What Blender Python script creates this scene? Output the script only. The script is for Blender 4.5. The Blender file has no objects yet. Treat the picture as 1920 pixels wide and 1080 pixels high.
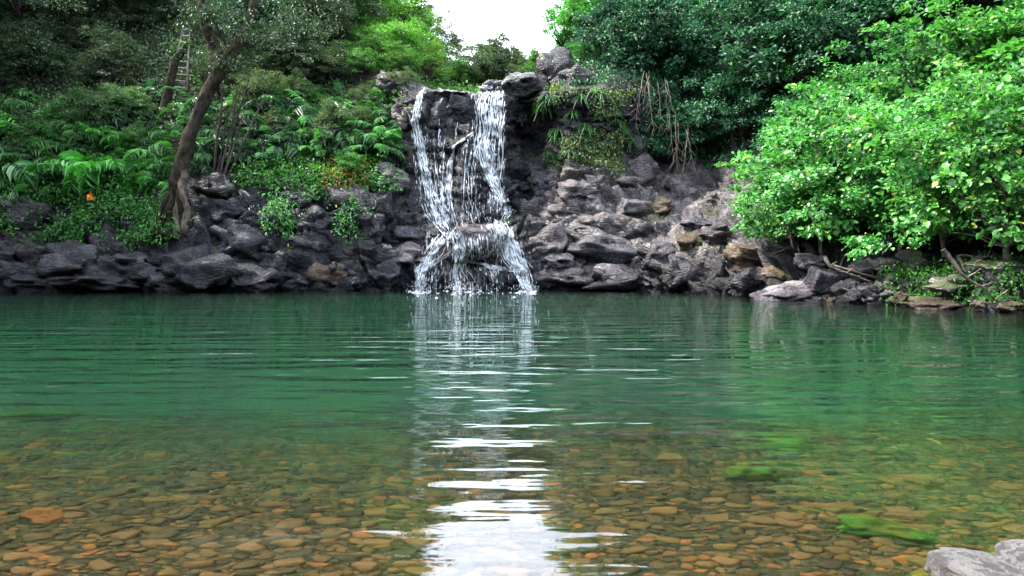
import bpy, bmesh, math, random
import numpy as np
from mathutils import Vector, Matrix, noise
from mathutils.bvhtree import BVHTree

random.seed(7)
RNG = np.random.default_rng(11)
scene = bpy.context.scene
COL = scene.collection
R = math.radians
F, CX, CY, CH = 1400.0, 960.0, 500.0, 1.25      # focal length and horizon of the photograph (pixels), eye height (m)

# ------------------------------------------------------------------ camera, sky, sun, exposure
cam_d = bpy.data.cameras.new('camera')
cam = bpy.data.objects.new('camera', cam_d); COL.objects.link(cam)
cam.location = (0, 0, CH); cam.rotation_euler = (R(90), 0, 0)
cam_d.sensor_width = 36; cam_d.lens = 36 * F / 1920; cam_d.shift_y = -(540 - CY) / 1920
cam_d.clip_start = 0.05; cam_d.clip_end = 2000
scene.camera = cam

SUN_EL, SUN_AZ = R(52), R(-82)                   # sun to the left, a little ahead (azimuth from +Y towards +X)
world = bpy.data.worlds.new('World'); scene.world = world; world.use_nodes = True
wn, wl = world.node_tree.nodes, world.node_tree.links
wn.clear()
w_out = wn.new('ShaderNodeOutputWorld'); w_bg = wn.new('ShaderNodeBackground'); w_bg.inputs['Strength'].default_value = 0.15
w_sky = wn.new('ShaderNodeTexSky'); w_sky.sky_type = 'NISHITA'; w_sky.sun_disc = False
w_sky.sun_elevation = SUN_EL; w_sky.sun_rotation = SUN_AZ; w_sky.dust_density = 2.0
w_tc = wn.new('ShaderNodeTexCoord')
w_map = wn.new('ShaderNodeMapping'); w_map.inputs['Scale'].default_value = (2.0, 2.0, 4.0)
w_no = wn.new('ShaderNodeTexNoise'); w_no.inputs['Scale'].default_value = 1.6; w_no.inputs['Detail'].default_value = 6
w_rm = wn.new('ShaderNodeMapRange'); w_rm.inputs['From Min'].default_value = 0.30; w_rm.inputs['From Max'].default_value = 0.55
w_rm.inputs['To Min'].default_value = 0.75; w_rm.inputs['To Max'].default_value = 1.0
w_mx = wn.new('ShaderNodeMix'); w_mx.data_type = 'RGBA'
w_mx.inputs['B'].default_value = (10.2, 11.2, 13.0, 1)       # bright cloud deck
wl.new(w_tc.outputs['Generated'], w_map.inputs['Vector']); wl.new(w_map.outputs[0], w_no.inputs['Vector'])
wl.new(w_no.outputs['Fac'], w_rm.inputs['Value']); wl.new(w_rm.outputs[0], w_mx.inputs['Factor'])
wl.new(w_sky.outputs[0], w_mx.inputs['A']); wl.new(w_mx.outputs['Result'], w_bg.inputs['Color']); wl.new(w_bg.outputs[0], w_out.inputs[0])

sun_d = bpy.data.lights.new('sun', 'SUN'); sun_d.energy = 5.0; sun_d.angle = R(6); sun_d.color = (1, .93, .82)
sun = bpy.data.objects.new('sun', sun_d); COL.objects.link(sun)
sdir = Vector((math.sin(SUN_AZ) * math.cos(SUN_EL), math.cos(SUN_AZ) * math.cos(SUN_EL), math.sin(SUN_EL)))
sun.rotation_euler = sdir.to_track_quat('Z', 'Y').to_euler(); sun.location = sdir * 80

vs = scene.view_settings
vs.view_transform = 'Standard'; vs.look = 'None'; vs.gamma = 1; vs.exposure = 2.12; vs.use_curve_mapping = False
cy = scene.cycles
cy.use_denoising = True; cy.max_bounces = 8; cy.diffuse_bounces = 3; cy.glossy_bounces = 4; cy.transmission_bounces = 6
cy.volume_bounces = 2; cy.transparent_max_bounces = 12; cy.sample_clamp_indirect = 8

# ------------------------------------------------------------------ helpers
def at(px, py, Y): return Vector(((px - CX) / F * Y, Y, CH - (py - CY) / F * Y))

def mesh_np(name, V, Fc, mats=(), smooth=False):
    """mesh from numpy: V (n,3), Fc (m,k) all faces with k corners"""
    V = np.asarray(V, np.float32); Fc = np.asarray(Fc, np.int32)
    me = bpy.data.meshes.new(name)
    m, k = Fc.shape
    me.vertices.add(len(V)); me.vertices.foreach_set('co', V.ravel())
    me.loops.add(m * k); me.loops.foreach_set('vertex_index', Fc.ravel())
    me.polygons.add(m); me.polygons.foreach_set('loop_start', np.arange(0, m * k, k, dtype=np.int32))
    if smooth: me.polygons.foreach_set('use_smooth', np.ones(m, bool))
    me.update(calc_edges=True); me.validate()
    for x in mats: me.materials.append(x)
    return me

def link(name, me, parent=None, loc=None, rot=None, sc=None):
    o = bpy.data.objects.new(name, me); COL.objects.link(o)
    if parent: o.parent = parent
    if loc is not None: o.location = loc
    if rot is not None: o.rotation_euler = rot
    if sc is not None: o.scale = sc
    return o

def tag(o, label=None, cat=None, group=None, kind=None):
    if label: o['label'] = label
    if cat: o['category'] = cat
    if group: o['group'] = group
    if kind: o['kind'] = kind
    return o

def unit(a): return a / np.maximum(np.linalg.norm(a, axis=-1, keepdims=True), 1e-9)

class Tubes:
    """collects tapered tubes along polylines into one mesh"""
    def __init__(s): s.V, s.Q, s.n = [], [], 0
    def add(s, pts, rad, k=6, wob=0.0, seed=0):
        P = np.array([tuple(p) for p in pts], float); m = len(P)
        rad = np.interp(np.linspace(0, 1, m), np.linspace(0, 1, len(rad)), rad) if np.ndim(rad) else np.full(m, rad)
        T = unit(np.gradient(P, axis=0)); ref = np.array((0.31, 0.17, 0.93)); ref = ref / np.linalg.norm(ref)
        if abs(T[0] @ ref) > .9: ref = np.array((1., .1, 0))
        A = unit(np.cross(T, ref)); B = np.cross(T, A)
        an = np.linspace(0, 2 * np.pi, k, endpoint=False)
        rr = rad[:, None] * np.ones(k)
        if wob:
            for i in range(m):
                for j in range(k):
                    rr[i, j] *= 1 + wob * (noise.noise((P[i, 0] * 1.3 + seed + math.cos(an[j]), P[i, 1] * 1.3 + math.sin(an[j]), P[i, 2] * 1.3)) + (.6 * noise.noise((seed + 3 * math.cos(an[j]), 3 * math.sin(an[j]), P[i, 2] * 2.2)) if k > 8 else 0))
        V = P[:, None, :] + rr[..., None] * (np.cos(an)[None, :, None] * A[:, None, :] + np.sin(an)[None, :, None] * B[:, None, :])
        i, j = np.meshgrid(np.arange(m - 1), np.arange(k), indexing='ij'); j2 = (j + 1) % k
        q = np.stack([i * k + j, i * k + j2, (i + 1) * k + j2, (i + 1) * k + j], -1).reshape(-1, 4)
        s.V.append(V.reshape(-1, 3)); s.Q.append(q + s.n); s.n += m * k
        # end caps as degenerate-free fans of quads
        if k == 6 or k == 8:
            for base in (0, (m - 1) * k):
                f = [[0, 1, 2, 3], [0, 3, 4, 5]] if k == 6 else [[0, 1, 2, 3], [0, 3, 4, 7], [4, 5, 6, 7]]
                s.Q.append(np.array(f) + base + s.n - m * k)
    def mesh(s, name, mat): return mesh_np(name, np.concatenate(s.V), np.concatenate(s.Q), (mat,), True)

def wobble_line(a, b, n=8, amp=.2, seed=0, sag=0.0):
    a, b = Vector(a), Vector(b); L = (b - a).length; out = []
    for i in range(n):
        t = i / (n - 1); p = a.lerp(b, t); e = math.sin(math.pi * t) ** .6 if 0 < t < 1 else 0
        v = noise.noise_vector((t * 2.3 + seed * 7.1, seed * 1.7, 3.3))
        out.append(p + v * amp * L * .5 * e + Vector((0, 0, -sag * L * 4 * t * (1 - t))))
    return out

def leaves_mesh(C, D, N, S, wid=.5, droop=.15):
    """folded six-corner leaves: C base points, D tip directions, N normals, S lengths"""
    D = unit(D); N = unit(N - (N * D).sum(-1, keepdims=True) * D); W = np.cross(D, N)
    S = S[:, None]; w = wid * S
    up = .10 * S
    v0 = C
    vl1 = C + D * S * .28 - W * w * .42 + N * up
    vl2 = C + D * S * .68 - W * w * .36 + N * up * .6
    vt = C + D * S - N * S * droop
    vr2 = C + D * S * .68 + W * w * .36 + N * up * .6
    vr1 = C + D * S * .28 + W * w * .42 + N * up
    V = np.stack([v0, vl1, vl2, vt, vr2, vr1], 1).reshape(-1, 3)
    b = np.arange(len(C))[:, None] * 6
    Q = np.concatenate([b + np.array([[0, 3, 2, 1]]), b + np.array([[0, 5, 4, 3]])], 1).reshape(-1, 4)
    return V, Q

# ------------------------------------------------------------------ materials
def new_mat(name):
    m = bpy.data.materials.new(name); m.use_nodes = True
    nt = m.node_tree; nt.nodes.clear()
    out = nt.nodes.new('ShaderNodeOutputMaterial')
    return m, nt, out
def N_(nt, t, **kw):
    n = nt.nodes.new(t)
    for k, v in kw.items():
        if hasattr(n, k) and k not in n.inputs: setattr(n, k, v)
        else: n.inputs[k].default_value = v
    return n
def ramp(nt, stops):
    r = nt.nodes.new('ShaderNodeValToRGB'); e = r.color_ramp.elements
    while len(e) < len(stops): e.new(.5)
    for i, (p, c) in enumerate(stops): e[i].position = p; e[i].color = (*c, 1)
    return r
def mixc(nt, a, b, fac, mode='MIX'):
    m = nt.nodes.new('ShaderNodeMix'); m.data_type = 'RGBA'; m.blend_type = mode
    for k, v in (('A', a), ('B', b), ('Factor', fac)):
        if hasattr(v, 'is_linked') or hasattr(v, 'links'): nt.links.new(v, m.inputs[k])
        elif k == 'Factor': m.inputs[k].default_value = v
        else: m.inputs[k].default_value = (*v, 1)
    return m.outputs['Result']

def leaf_material(name, stops, trans=.3, rough=.42, tcol=(.10, .28, .03)):
    m, nt, out = new_mat(name); L = nt.links.new
    geo = N_(nt, 'ShaderNodeNewGeometry'); oi = N_(nt, 'ShaderNodeObjectInfo')
    rp = ramp(nt, stops); L(geo.outputs['Random Per Island'], rp.inputs[0])
    col = mixc(nt, rp.outputs[0], oi.outputs['Color'], 1.0, 'MULTIPLY')
    p = N_(nt, 'ShaderNodeBsdfPrincipled', Roughness=rough); L(col, p.inputs['Base Color'])
    p.inputs['Specular IOR Level'].default_value = .28
    t = N_(nt, 'ShaderNodeBsdfTranslucent')
    tc = mixc(nt, col, tcol, .5); tc = mixc(nt, tc, oi.outputs['Color'], 1.0, 'MULTIPLY'); L(tc, t.inputs['Color'])
    mx = N_(nt, 'ShaderNodeMixShader'); mx.inputs[0].default_value = trans
    L(p.outputs[0], mx.inputs[1]); L(t.outputs[0], mx.inputs[2]); L(mx.outputs[0], out.inputs[0])
    return m

def rock_material(name, dark, mid, light, moss=.0, mosscol=(.05, .10, .02), soil=False, bump=.5, wet=True, scale=1.0, spec=.5):
    m, nt, out = new_mat(name); L = nt.links.new
    tc = N_(nt, 'ShaderNodeNewGeometry'); oi = N_(nt, 'ShaderNodeObjectInfo')
    n1 = N_(nt, 'ShaderNodeTexNoise', Scale=.9 * scale, Detail=8, Roughness=.65); L(tc.outputs['Position'], n1.inputs['Vector'])
    n2 = N_(nt, 'ShaderNodeTexNoise', Scale=7 * scale, Detail=8, Roughness=.7); L(tc.outputs['Position'], n2.inputs['Vector'])
    mp = N_(nt, 'ShaderNodeMapping'); mp.inputs['Scale'].default_value = (1, 1, 2.6); mp.inputs['Rotation'].default_value = (.3, .5, .2)
    L(tc.outputs['Position'], mp.inputs[0])
    vo = N_(nt, 'ShaderNodeTexVoronoi', Scale=1.3 * scale, feature='DISTANCE_TO_EDGE'); 
    add = N_(nt, 'ShaderNodeVectorMath', operation='ADD'); sc = N_(nt, 'ShaderNodeVectorMath', operation='SCALE'); sc.inputs['Scale'].default_value = .9
    L(n1.outputs['Color'], sc.inputs[0]); L(sc.outputs[0], add.inputs[0]); L(mp.outputs[0], add.inputs[1]); L(add.outputs[0], vo.inputs['Vector'])
    a = N_(nt, 'ShaderNodeMath', operation='ADD'); L(n1.outputs['Fac'], a.inputs[0])
    h = N_(nt, 'ShaderNodeMath', operation='MULTIPLY'); L(n2.outputs['Fac'], h.inputs[0]); h.inputs[1].default_value = .8
    L(h.outputs[0], a.inputs[1])
    rp = ramp(nt, [(.55, dark), (.85, mid), (1.15 if False else 1.0, light)]); 
    mr = N_(nt, 'ShaderNodeMapRange'); mr.inputs['From Min'].default_value = .2; mr.inputs['From Max'].default_value = 1.45; L(a.outputs[0], mr.inputs[0])
    rp.color_ramp.elements[0].position = .32; rp.color_ramp.elements[1].position = .55; rp.color_ramp.elements[2].position = .8
    L(mr.outputs[0], rp.inputs[0])
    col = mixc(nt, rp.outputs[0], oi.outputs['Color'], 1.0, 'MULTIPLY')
    sx = N_(nt, 'ShaderNodeSeparateXYZ'); L(tc.outputs['Normal'], sx.inputs[0])
    if moss or soil:
        ms = N_(nt, 'ShaderNodeMapRange'); ms.inputs['From Min'].default_value = .35; ms.inputs['From Max'].default_value = .8; L(sx.outputs['Z'], ms.inputs[0])
        n3 = N_(nt, 'ShaderNodeTexNoise', Scale=1.7, Detail=5); L(tc.outputs['Position'], n3.inputs['Vector'])
        m3 = N_(nt, 'ShaderNodeMapRange'); m3.inputs['From Min'].default_value = .62 - moss * .3; m3.inputs['From Max'].default_value = .72 - moss * .3; L(n3.outputs[0], m3.inputs[0])
        mm = N_(nt, 'ShaderNodeMath', operation='MULTIPLY'); L(ms.outputs[0], mm.inputs[0]); L(m3.outputs[0], mm.inputs[1])
        col = mixc(nt, col, mosscol, mm.outputs[0])
    if soil:                                   # bedrock right of the falls, paler to match its boulders
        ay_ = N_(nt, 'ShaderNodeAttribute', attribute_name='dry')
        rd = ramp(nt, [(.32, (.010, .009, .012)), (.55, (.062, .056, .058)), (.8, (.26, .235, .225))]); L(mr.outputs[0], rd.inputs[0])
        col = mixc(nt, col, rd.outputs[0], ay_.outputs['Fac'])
    if soil:                                   # leaf litter and earth where the wood grows
        at_ = N_(nt, 'ShaderNodeAttribute', attribute_name='soil')
        col = mixc(nt, col, mixc(nt, (.018, .02, .010), (.04, .038, .02), n2.outputs['Fac']), at_.outputs['Fac'])
    po = N_(nt, 'ShaderNodeMapRange'); po.inputs['From Min'].default_value = .50; po.inputs['From Max'].default_value = .58; L(tc.outputs['Pointiness'], po.inputs[0])
    po.inputs['To Max'].default_value = .4
    col = mixc(nt, col, mixc(nt, light, oi.outputs['Color'], 1.0, 'MULTIPLY'), po.outputs[0])
    p = N_(nt, 'ShaderNodeBsdfPrincipled'); p.inputs['Specular IOR Level'].default_value = spec
    if wet:                                    # rock stays wet and darker just above the pool
        sp = N_(nt, 'ShaderNodeSeparateXYZ'); L(tc.outputs['Position'], sp.inputs[0])
        wz = N_(nt, 'ShaderNodeMapRange'); wz.inputs['From Min'].default_value = .15; wz.inputs['From Max'].default_value = .7
        wz.inputs['To Min'].default_value = 1; wz.inputs['To Max'].default_value = 0; L(sp.outputs['Z'], wz.inputs[0])
        col = mixc(nt, col, mixc(nt, col, (.35, .35, .38), 1.0, 'MULTIPLY'), wz.outputs[0])
    rr = N_(nt, 'ShaderNodeMapRange'); rr.inputs['To Min'].default_value = .08 if wet else .5; rr.inputs['To Max'].default_value = .50 if wet else .8
    L(n2.outputs['Fac'], rr.inputs[0]); L(rr.outputs[0], p.inputs['Roughness'])
    L(col, p.inputs['Base Color'])
    b1 = N_(nt, 'ShaderNodeBump', Strength=bump, Distance=.24); 
    hm = N_(nt, 'ShaderNodeMapRange'); hm.inputs['From Max'].default_value = .12; L(vo.outputs['Distance'], hm.inputs[0])
    hs = N_(nt, 'ShaderNodeMath', operation='MULTIPLY'); hs.inputs[1].default_value = .35; L(hm.outputs[0], hs.inputs[0])
    ha = N_(nt, 'ShaderNodeMath', operation='ADD'); L(hs.outputs[0], ha.inputs[0]); L(a.outputs[0], ha.inputs[1])
    L(ha.outputs[0], b1.inputs['Height'])
    n4 = N_(nt, 'ShaderNodeTexNoise', Scale=28 * scale, Detail=6, Roughness=.7); L(tc.outputs['Position'], n4.inputs['Vector'])
    b2 = N_(nt, 'ShaderNodeBump', Strength=bump * .8, Distance=.03); L(n4.outputs['Fac'], b2.inputs['Height']); L(b1.outputs[0], b2.inputs['Normal'])
    L(b2.outputs[0], p.inputs['Normal'])
    L(p.outputs[0], out.inputs[0])
    return m

def plain(name, c1, c2, scale=6, rough=.8, bump=.4, dist=.03, stretch=(1, 1, 1)):
    m, nt, out = new_mat(name); L = nt.links.new
    g = N_(nt, 'ShaderNodeNewGeometry'); mp = N_(nt, 'ShaderNodeMapping'); mp.inputs['Scale'].default_value = stretch
    L(g.outputs['Position'], mp.inputs[0])
    n = N_(nt, 'ShaderNodeTexNoise', Scale=scale, Detail=7, Roughness=.65); L(mp.outputs[0], n.inputs['Vector'])
    r = ramp(nt, [(.35, c1), (.65, c2)]); L(n.outputs['Fac'], r.inputs[0])
    p = N_(nt, 'ShaderNodeBsdfPrincipled', Roughness=rough); L(r.outputs[0], p.inputs['Base Color']); p.inputs['Specular IOR Level'].default_value = .1
    b = N_(nt, 'ShaderNodeBump', Strength=bump, Distance=dist); L(n.outputs['Fac'], b.inputs['Height']); L(b.outputs[0], p.inputs['Normal'])
    L(p.outputs[0], out.inputs[0])
    return m

M = {}
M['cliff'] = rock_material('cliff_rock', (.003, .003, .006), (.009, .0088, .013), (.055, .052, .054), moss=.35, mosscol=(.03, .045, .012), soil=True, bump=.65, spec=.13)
M['basalt'] = rock_material('basalt', (.004, .004, .007), (.017, .0170, .022), (.105, .100, .108), moss=.0, bump=.6, spec=.17)
M['basalt_moss'] = rock_material('mossy_basalt', (.008, .009, .012), (.04, .036, .04), (.16, .14, .13), moss=.8, mosscol=(.07, .10, .015), bump=.6)
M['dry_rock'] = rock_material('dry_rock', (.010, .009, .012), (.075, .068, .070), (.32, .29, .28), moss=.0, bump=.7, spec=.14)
M['brown_rock'] = rock_material('brown_rock', (.014, .011, .010), (.09, .065, .048), (.26, .20, .15), moss=.3, mosscol=(.07, .08, .015), bump=.7, spec=.15)
M['pale_rock'] = rock_material('pale_rock', (.085, .078, .075), (.135, .127, .124), (.185, .176, .173), bump=.6, wet=False, scale=4, spec=.1)
M['bark'] = plain('bark', (.008, .007, .008), (.045, .037, .034), 5, .85, .8, .06, (1, 1, .35))
M['mossy_bark'] = plain('mossy_bark', (.002, .002, .002), (.030, .025, .016), 5, .9, 1.0, .12, (1, 1, .5))
M['pale_bark'] = plain('pale_bark', (.045, .036, .032), (.17, .14, .12), 6, .8, .6, .03, (1, 1, .4))
M['lit_root_bark'] = plain('lit_root_bark', (.02, .017, .015), (.095, .075, .06), 6, .85, .8, .05, (1, 1, .4))  # paler bark standing in for light on the right-hand roots
M['wood'] = plain('weathered_wood', (.08, .075, .07), (.26, .24, .22), 9, .8, .3, .01, (1, 1, .2))
M['leaf_dark'] = leaf_material('leaf_dark', [(0, (.004, .018, .012)), (.5, (.022, .070, .032)), (1, (.07, .165, .06))], .22, .45, (.05, .16, .05))
M['leaf_bright'] = leaf_material('leaf_bright', [(0, (.005, .030, .008)), (.45, (.030, .130, .032)), (.95, (.115, .30, .075)), (1, (.32, .27, .04))], .32, .40, (.10, .40, .05))
M['leaf_mid'] = leaf_material('leaf_mid', [(0, (.008, .030, .010)), (.5, (.025, .080, .020)), (1, (.06, .14, .035))], .3, .42, (.12, .26, .03))
M['leaf_olive'] = leaf_material('leaf_olive', [(0, (.008, .018, .010)), (.6, (.032, .058, .026)), (1, (.11, .135, .065))], .25, .45, (.12, .18, .04))
M['frond'] = leaf_material('frond', [(0, (.006, .026, .010)), (.5, (.020, .062, .024)), (1, (.085, .145, .080))], .3, .38, (.08, .32, .04))
M['rust_leaf'] = leaf_material('rust_leaf', [(0, (.10, .10, .02)), (.5, (.20, .12, .02)), (1, (.30, .11, .02))], .3, .5, (.3, .2, .03))
M['dry_leaf'] = leaf_material('dry_leaf', [(0, (.14, .11, .05)), (1, (.35, .28, .14))], .2, .6, (.3, .25, .1))

# ------------------------------------------------------------------ terrain: the gorge wall, one sheet following the shore
# every column: screen x, distance of the waterline, then (py, Y) or (px, py, Y) up the bank
def colm(px, wl, prof):
    pts = [at(px, 0, wl - 1.6), at(px, 0, wl)]
    pts[0].z, pts[1].z = -3.4, -.15
    for p in prof: pts.append(at(*(p if len(p) == 3 else (px, *p))))
    a = pts[-1]; pts.append(Vector((a.x * 1.35, a.y + 60, a.z + 6)))
    return pts
cols = [
    [Vector(v) for v in ((-34, -14, -3.4), (-36, -14, -.2), (-37, -14, 1.5), (-38, -14, 3), (-40, -14, 5), (-43, -14, 9), (-47, -14, 14), (-53, -14, 20), (-62, -14, 30), (-130, -14, 38))],
    [Vector(v) for v in ((-33, 16, -3.4), (-35, 16, -.2), (-36, 16, 2), (-37, 16, 3.2), (-39, 16, 6), (-42, 16, 10), (-46, 17, 15), (-52, 18, 22), (-61, 20, 32), (-130, 20, 40))],
    colm(-260, 35.5, [(475, 36), (440, 37.5), (380, 39), (260, 42), (120, 46), (-60, 52), (-320, 64)]),
    colm(-60, 36, [(480, 36.6), (448, 38.5), (370, 40), (250, 43), (110, 47), (-60, 53), (-320, 66)]),
    colm(100, 36.5, [(476, 37.2), (440, 39.2), (370, 40.5), (250, 43), (110, 47.5), (-60, 54), (-300, 66)]),
    colm(220, 36.9, [(474, 37.4), (436, 38.9), (360, 40.6), (240, 43), (110, 48), (-60, 54), (-290, 66)]),
    colm(330, 37.1, [(470, 37.6), (428, 38.6), (335, 40.4), (225, 43), (100, 47.5), (-60, 54), (-270, 66)]),
    colm(450, 37.6, [(465, 38.1), (410, 39.2), (325, 40.6), (210, 44), (90, 48.5), (-60, 55), (-220, 68)]),
    colm(600, 38.2, [(475, 38.6), (390, 39.8), (315, 41.5), (200, 45), (110, 48.5), (-10, 57), (-170, 70)]),
    colm(690, 38.7, [(490, 39.0), (410, 40.0), (320, 41.8), (210, 44.2), (135, 47), (40, 58), (-70, 72)]),
    colm(750, 39.0, [(495, 39.3), (425, 40.2), (330, 41.8), (220, 42.9), (160, 44.2), (120, 56), (10, 74)]),
    colm(780, 39.3, [(490, 39.8), (436, 40.4), (405, 41.6), (280, 42.5), (170, 43.2), (150, 57), (60, 78)]),
    colm(820, 39.5, [(490, 39.9), (432, 40.5), (412, 41.7), (290, 42.3), (172, 42.9), (168, 57), (100, 82)]),
    colm(890, 39.4, [(484, 39.8), (430, 40.3), (414, 41.5), (290, 42.0), (174, 42.7), (178, 56), (135, 86)]),
    colm(945, 39.5, [(505, 39.9), (440, 40.6), (410, 41.6), (290, 42.4), (172, 42.8), (175, 56), (140, 88)]),
    colm(985, 39.4, [(510, 39.8), (430, 41.0), (360, 43.2), (260, 45.6), (186, 43.0), (160, 55), (138, 88)]),
    colm(1015, 39.2, [(500, 39.5), (420, 40.9), (350, 43.2), (265, 45.2), (180, 42.4), (140, 52), (125, 86)]),
    colm(1070, 38.9, [(500, 39.2), (420, 40.6), (345, 41.8), (270, 42.4), (165, 41.9), (125, 49), (60, 78)]),
    colm(1140, 38.4, [(492, 38.8), (415, 40.4), (335, 42.0), (260, 42.8), (163, 42.3), (100, 50), (-20, 72)]),
    colm(1200, 37.6, [(485, 38.1), (410, 40.2), (320, 42.4), (250, 44.2), (165, 43.6), (60, 52), (-90, 70)]),
    colm(1250, 36.6, [(480, 37.1), (415, 39.6), (365, 43.0), (260, 47.0), (150, 46.5), (30, 53), (-150, 70)]),
    colm(1330, 33.8, [(470, 34.5), (425, 37.2), (385, 41.5), (270, 46.5), (140, 47), (10, 53), (-200, 68)]),
    colm(1410, 30.8, [(490, 31.4), (440, 33.5), (395, 37), (280, 42), (130, 45), (-30, 51), (-260, 64)]),
    colm(1500, 28.2, [(510, 28.8), (465, 30.5), (420, 33.5), (300, 38), (120, 41.5), (-60, 47), (-320, 60)]),
    colm(1640, 24.8, [(540, 25.5), (500, 27.3), (440, 30.5), (310, 34.5), (110, 38.5), (-90, 43), (-380, 56)]),
    colm(1780, 22.0, [(552, 22.8), (510, 25.0), (440, 28.5), (300, 32.5), (90, 36), (-120, 40), (-450, 53)]),
    colm(1930, 19.6, [(560, 20.4), (520, 22.6), (440, 26.0), (290, 30), (70, 33.5), (-160, 38), (-520, 50)]),
    colm(2200, 16.0, [(560, 16.8), (515, 19.0), (430, 22), (270, 26), (40, 29), (-220, 33), (-620, 44)]),
    [Vector(v) for v in ((13, 8, -3.4), (15, 8, -.2), (16, 8.2, .5), (18, 9, 1.2), (21, 10, 3), (25, 11, 6), (29, 12, 11), (34, 13, 17), (44, 14, 27), (110, 14, 36))],
    [Vector(v) for v in ((14, -14, -3.4), (16, -14, -.2), (17, -14, .5), (19, -14, 1.2), (22, -14, 3), (26, -14, 6), (30, -14, 11), (35, -14, 17), (45, -14, 27), (110, -14, 36))],
    [Vector(v) for v in ((5, -16, -3.4), (6, -17, -.2), (7, -18, 1.5), (8, -19, 3.5), (9, -21, 7), (10, -23, 11), (12, -27, 16), (14, -33, 22), (18, -44, 30), (40, -110, 38))],  # from here: closing slopes out of view behind the camera, added to block skylight
    [Vector(v) for v in ((-12, -16, -3.4), (-12.5, -17, -.2), (-13, -18, 1.5), (-14, -19, 3.5), (-15, -21, 7), (-16, -23, 11), (-18, -27, 16), (-21, -33, 22), (-26, -44, 30), (-50, -110, 38))],
    [Vector(v) for v in ((-34, -14.5, -3.4), (-36, -14.5, -.2), (-37, -14.5, 1.5), (-38, -14.5, 3), (-40, -14.5, 5), (-43, -14.5, 9), (-47, -14.5, 14), (-53, -14.5, 20), (-62, -14.5, 30), (-130, -14.5, 38))],
]
CT = np.array([[tuple(p) for p in c] for c in cols])            # (ncol, 10, 3)
ncol = len(cols)
# denser sampling where the picture looks
tw = np.full(ncol - 1, 24); tw[:3] = (8, 12, 16); tw[-5:] = 9
ti = np.concatenate([np.linspace(i, i + 1, tw[i], endpoint=False) for i in range(ncol - 1)] + [[ncol - 1]])
sw = [6, 16, 28, 28, 32, 32, 16, 12, 8]
si = np.concatenate([np.linspace(i, i + 1, sw[i], endpoint=False) for i in range(9)] + [[9]])
P = np.empty((len(ti), len(si), 3))
for k in range(3):
    a = np.stack([np.interp(ti, np.arange(ncol), CT[:, j, k]) for j in range(10)], 1)
    P[:, :, k] = np.stack([np.interp(si, np.arange(10), a[i]) for i in range(len(ti))], 0)
for it in range(6):
    P[1:-1] = .25 * P[:-2] + .5 * P[1:-1] + .25 * P[2:]
for it in range(2):
    P[:, 1:-1] = .25 * P[:, :-2] + .5 * P[:, 1:-1] + .25 * P[:, 2:]
def grid_normals(P):
    n = np.cross(np.gradient(P, axis=1), np.gradient(P, axis=0)); return unit(n)
NR = grid_normals(P)
if NR[len(ti) // 2, 60, 1] > 0: NR = -NR; FLIP = True
else: FLIP = False
SS = np.broadcast_to(si, P.shape[:2])
TT = np.broadcast_to(ti[:, None], P.shape[:2])
def facet(q, k, crack):
    """fractured blocks: every cell is a tilted plane with its own step, dark joints between"""
    d, pt = noise.voronoi(q); c = pt[0]; t = noise.cell_vector(c * 57.3 + Vector((.5, .5, .5)))
    e = d[1] - d[0]
    return k * ((t.x - .5) * .5 + (q - c).dot((t - Vector((.5, .5, .5))) * 1.9)) - crack * max(0, 1 - e / .09)
def bedrock(v):
    wv = noise.noise_vector(v * .45) * .5
    a = v + wv
    d = facet(Vector((a.x * .42 + a.z * .12, a.y * .42, a.z * .60)), .85, .30)
    d += facet(Vector((a.x * .95, a.y * .95, a.z * 1.45 + a.x * .2)), .42, .16)
    d += facet(Vector((v.x * 2.1, v.y * 2.1, v.z * 2.9)), .09, .04)
    return d + .45 * noise.noise(v * .3) + .02 * noise.fractal(v * 2.5, 1, 2, 3)
rockw = np.clip(SS / 1.0, .2, 1) * np.clip((6.4 - SS) / 1.2, .25, 1)
px_ = CX + F * P[..., 0] / np.maximum(P[..., 1], 1)
rockw = np.where((px_ < 720), rockw * np.clip(1.0 - (SS - 3.6) / .6, .3, 1), rockw)
disp = np.zeros(P.shape[:2])
for i in range(P.shape[0]):
    for j in range(P.shape[1]):
        x, y, z = P[i, j]
        w = rockw[i, j]
        if w < .26 and SS[i, j] > 7.9: continue
        v = Vector((x, y, z)); disp[i, j] = w * bedrock(v)
P = P + NR * disp[..., None]
NR = grid_normals(P) * (-1 if FLIP else 1)
nt_, ns_ = P.shape[:2]
I, J = np.meshgrid(np.arange(nt_ - 1), np.arange(ns_ - 1), indexing='ij')
Q = np.stack([I * ns_ + J, (I + 1) * ns_ + J, (I + 1) * ns_ + J + 1, I * ns_ + J + 1], -1).reshape(-1, 4)
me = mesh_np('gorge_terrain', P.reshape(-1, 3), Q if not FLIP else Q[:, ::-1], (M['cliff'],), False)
at_ = me.attributes.new('soil', 'FLOAT', 'POINT')
sl = np.clip((SS - 4.7) / .5, 0, 1); pxs = CX + F * P[..., 0] / np.maximum(P[..., 1], 1)
sl = np.where((pxs > 735) & (pxs < 1210), np.clip((SS - 6.5) / .4, 0, 1), sl); sl = np.where((pxs < 640), np.clip((SS - 4.0) / .5, 0, 1), sl)
at_.data.foreach_set('value', sl.astype(np.float32).ravel())
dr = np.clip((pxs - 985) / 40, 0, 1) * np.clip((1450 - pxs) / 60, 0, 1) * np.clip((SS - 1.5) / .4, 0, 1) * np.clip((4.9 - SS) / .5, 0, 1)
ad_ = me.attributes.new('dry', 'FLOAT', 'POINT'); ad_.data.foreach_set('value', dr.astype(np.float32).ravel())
terrain = tag(link('terrain', me), 'rocky gorge walls, wooded slopes around the pool and an added slope behind the viewpoint', None, None, 'structure')
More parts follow.
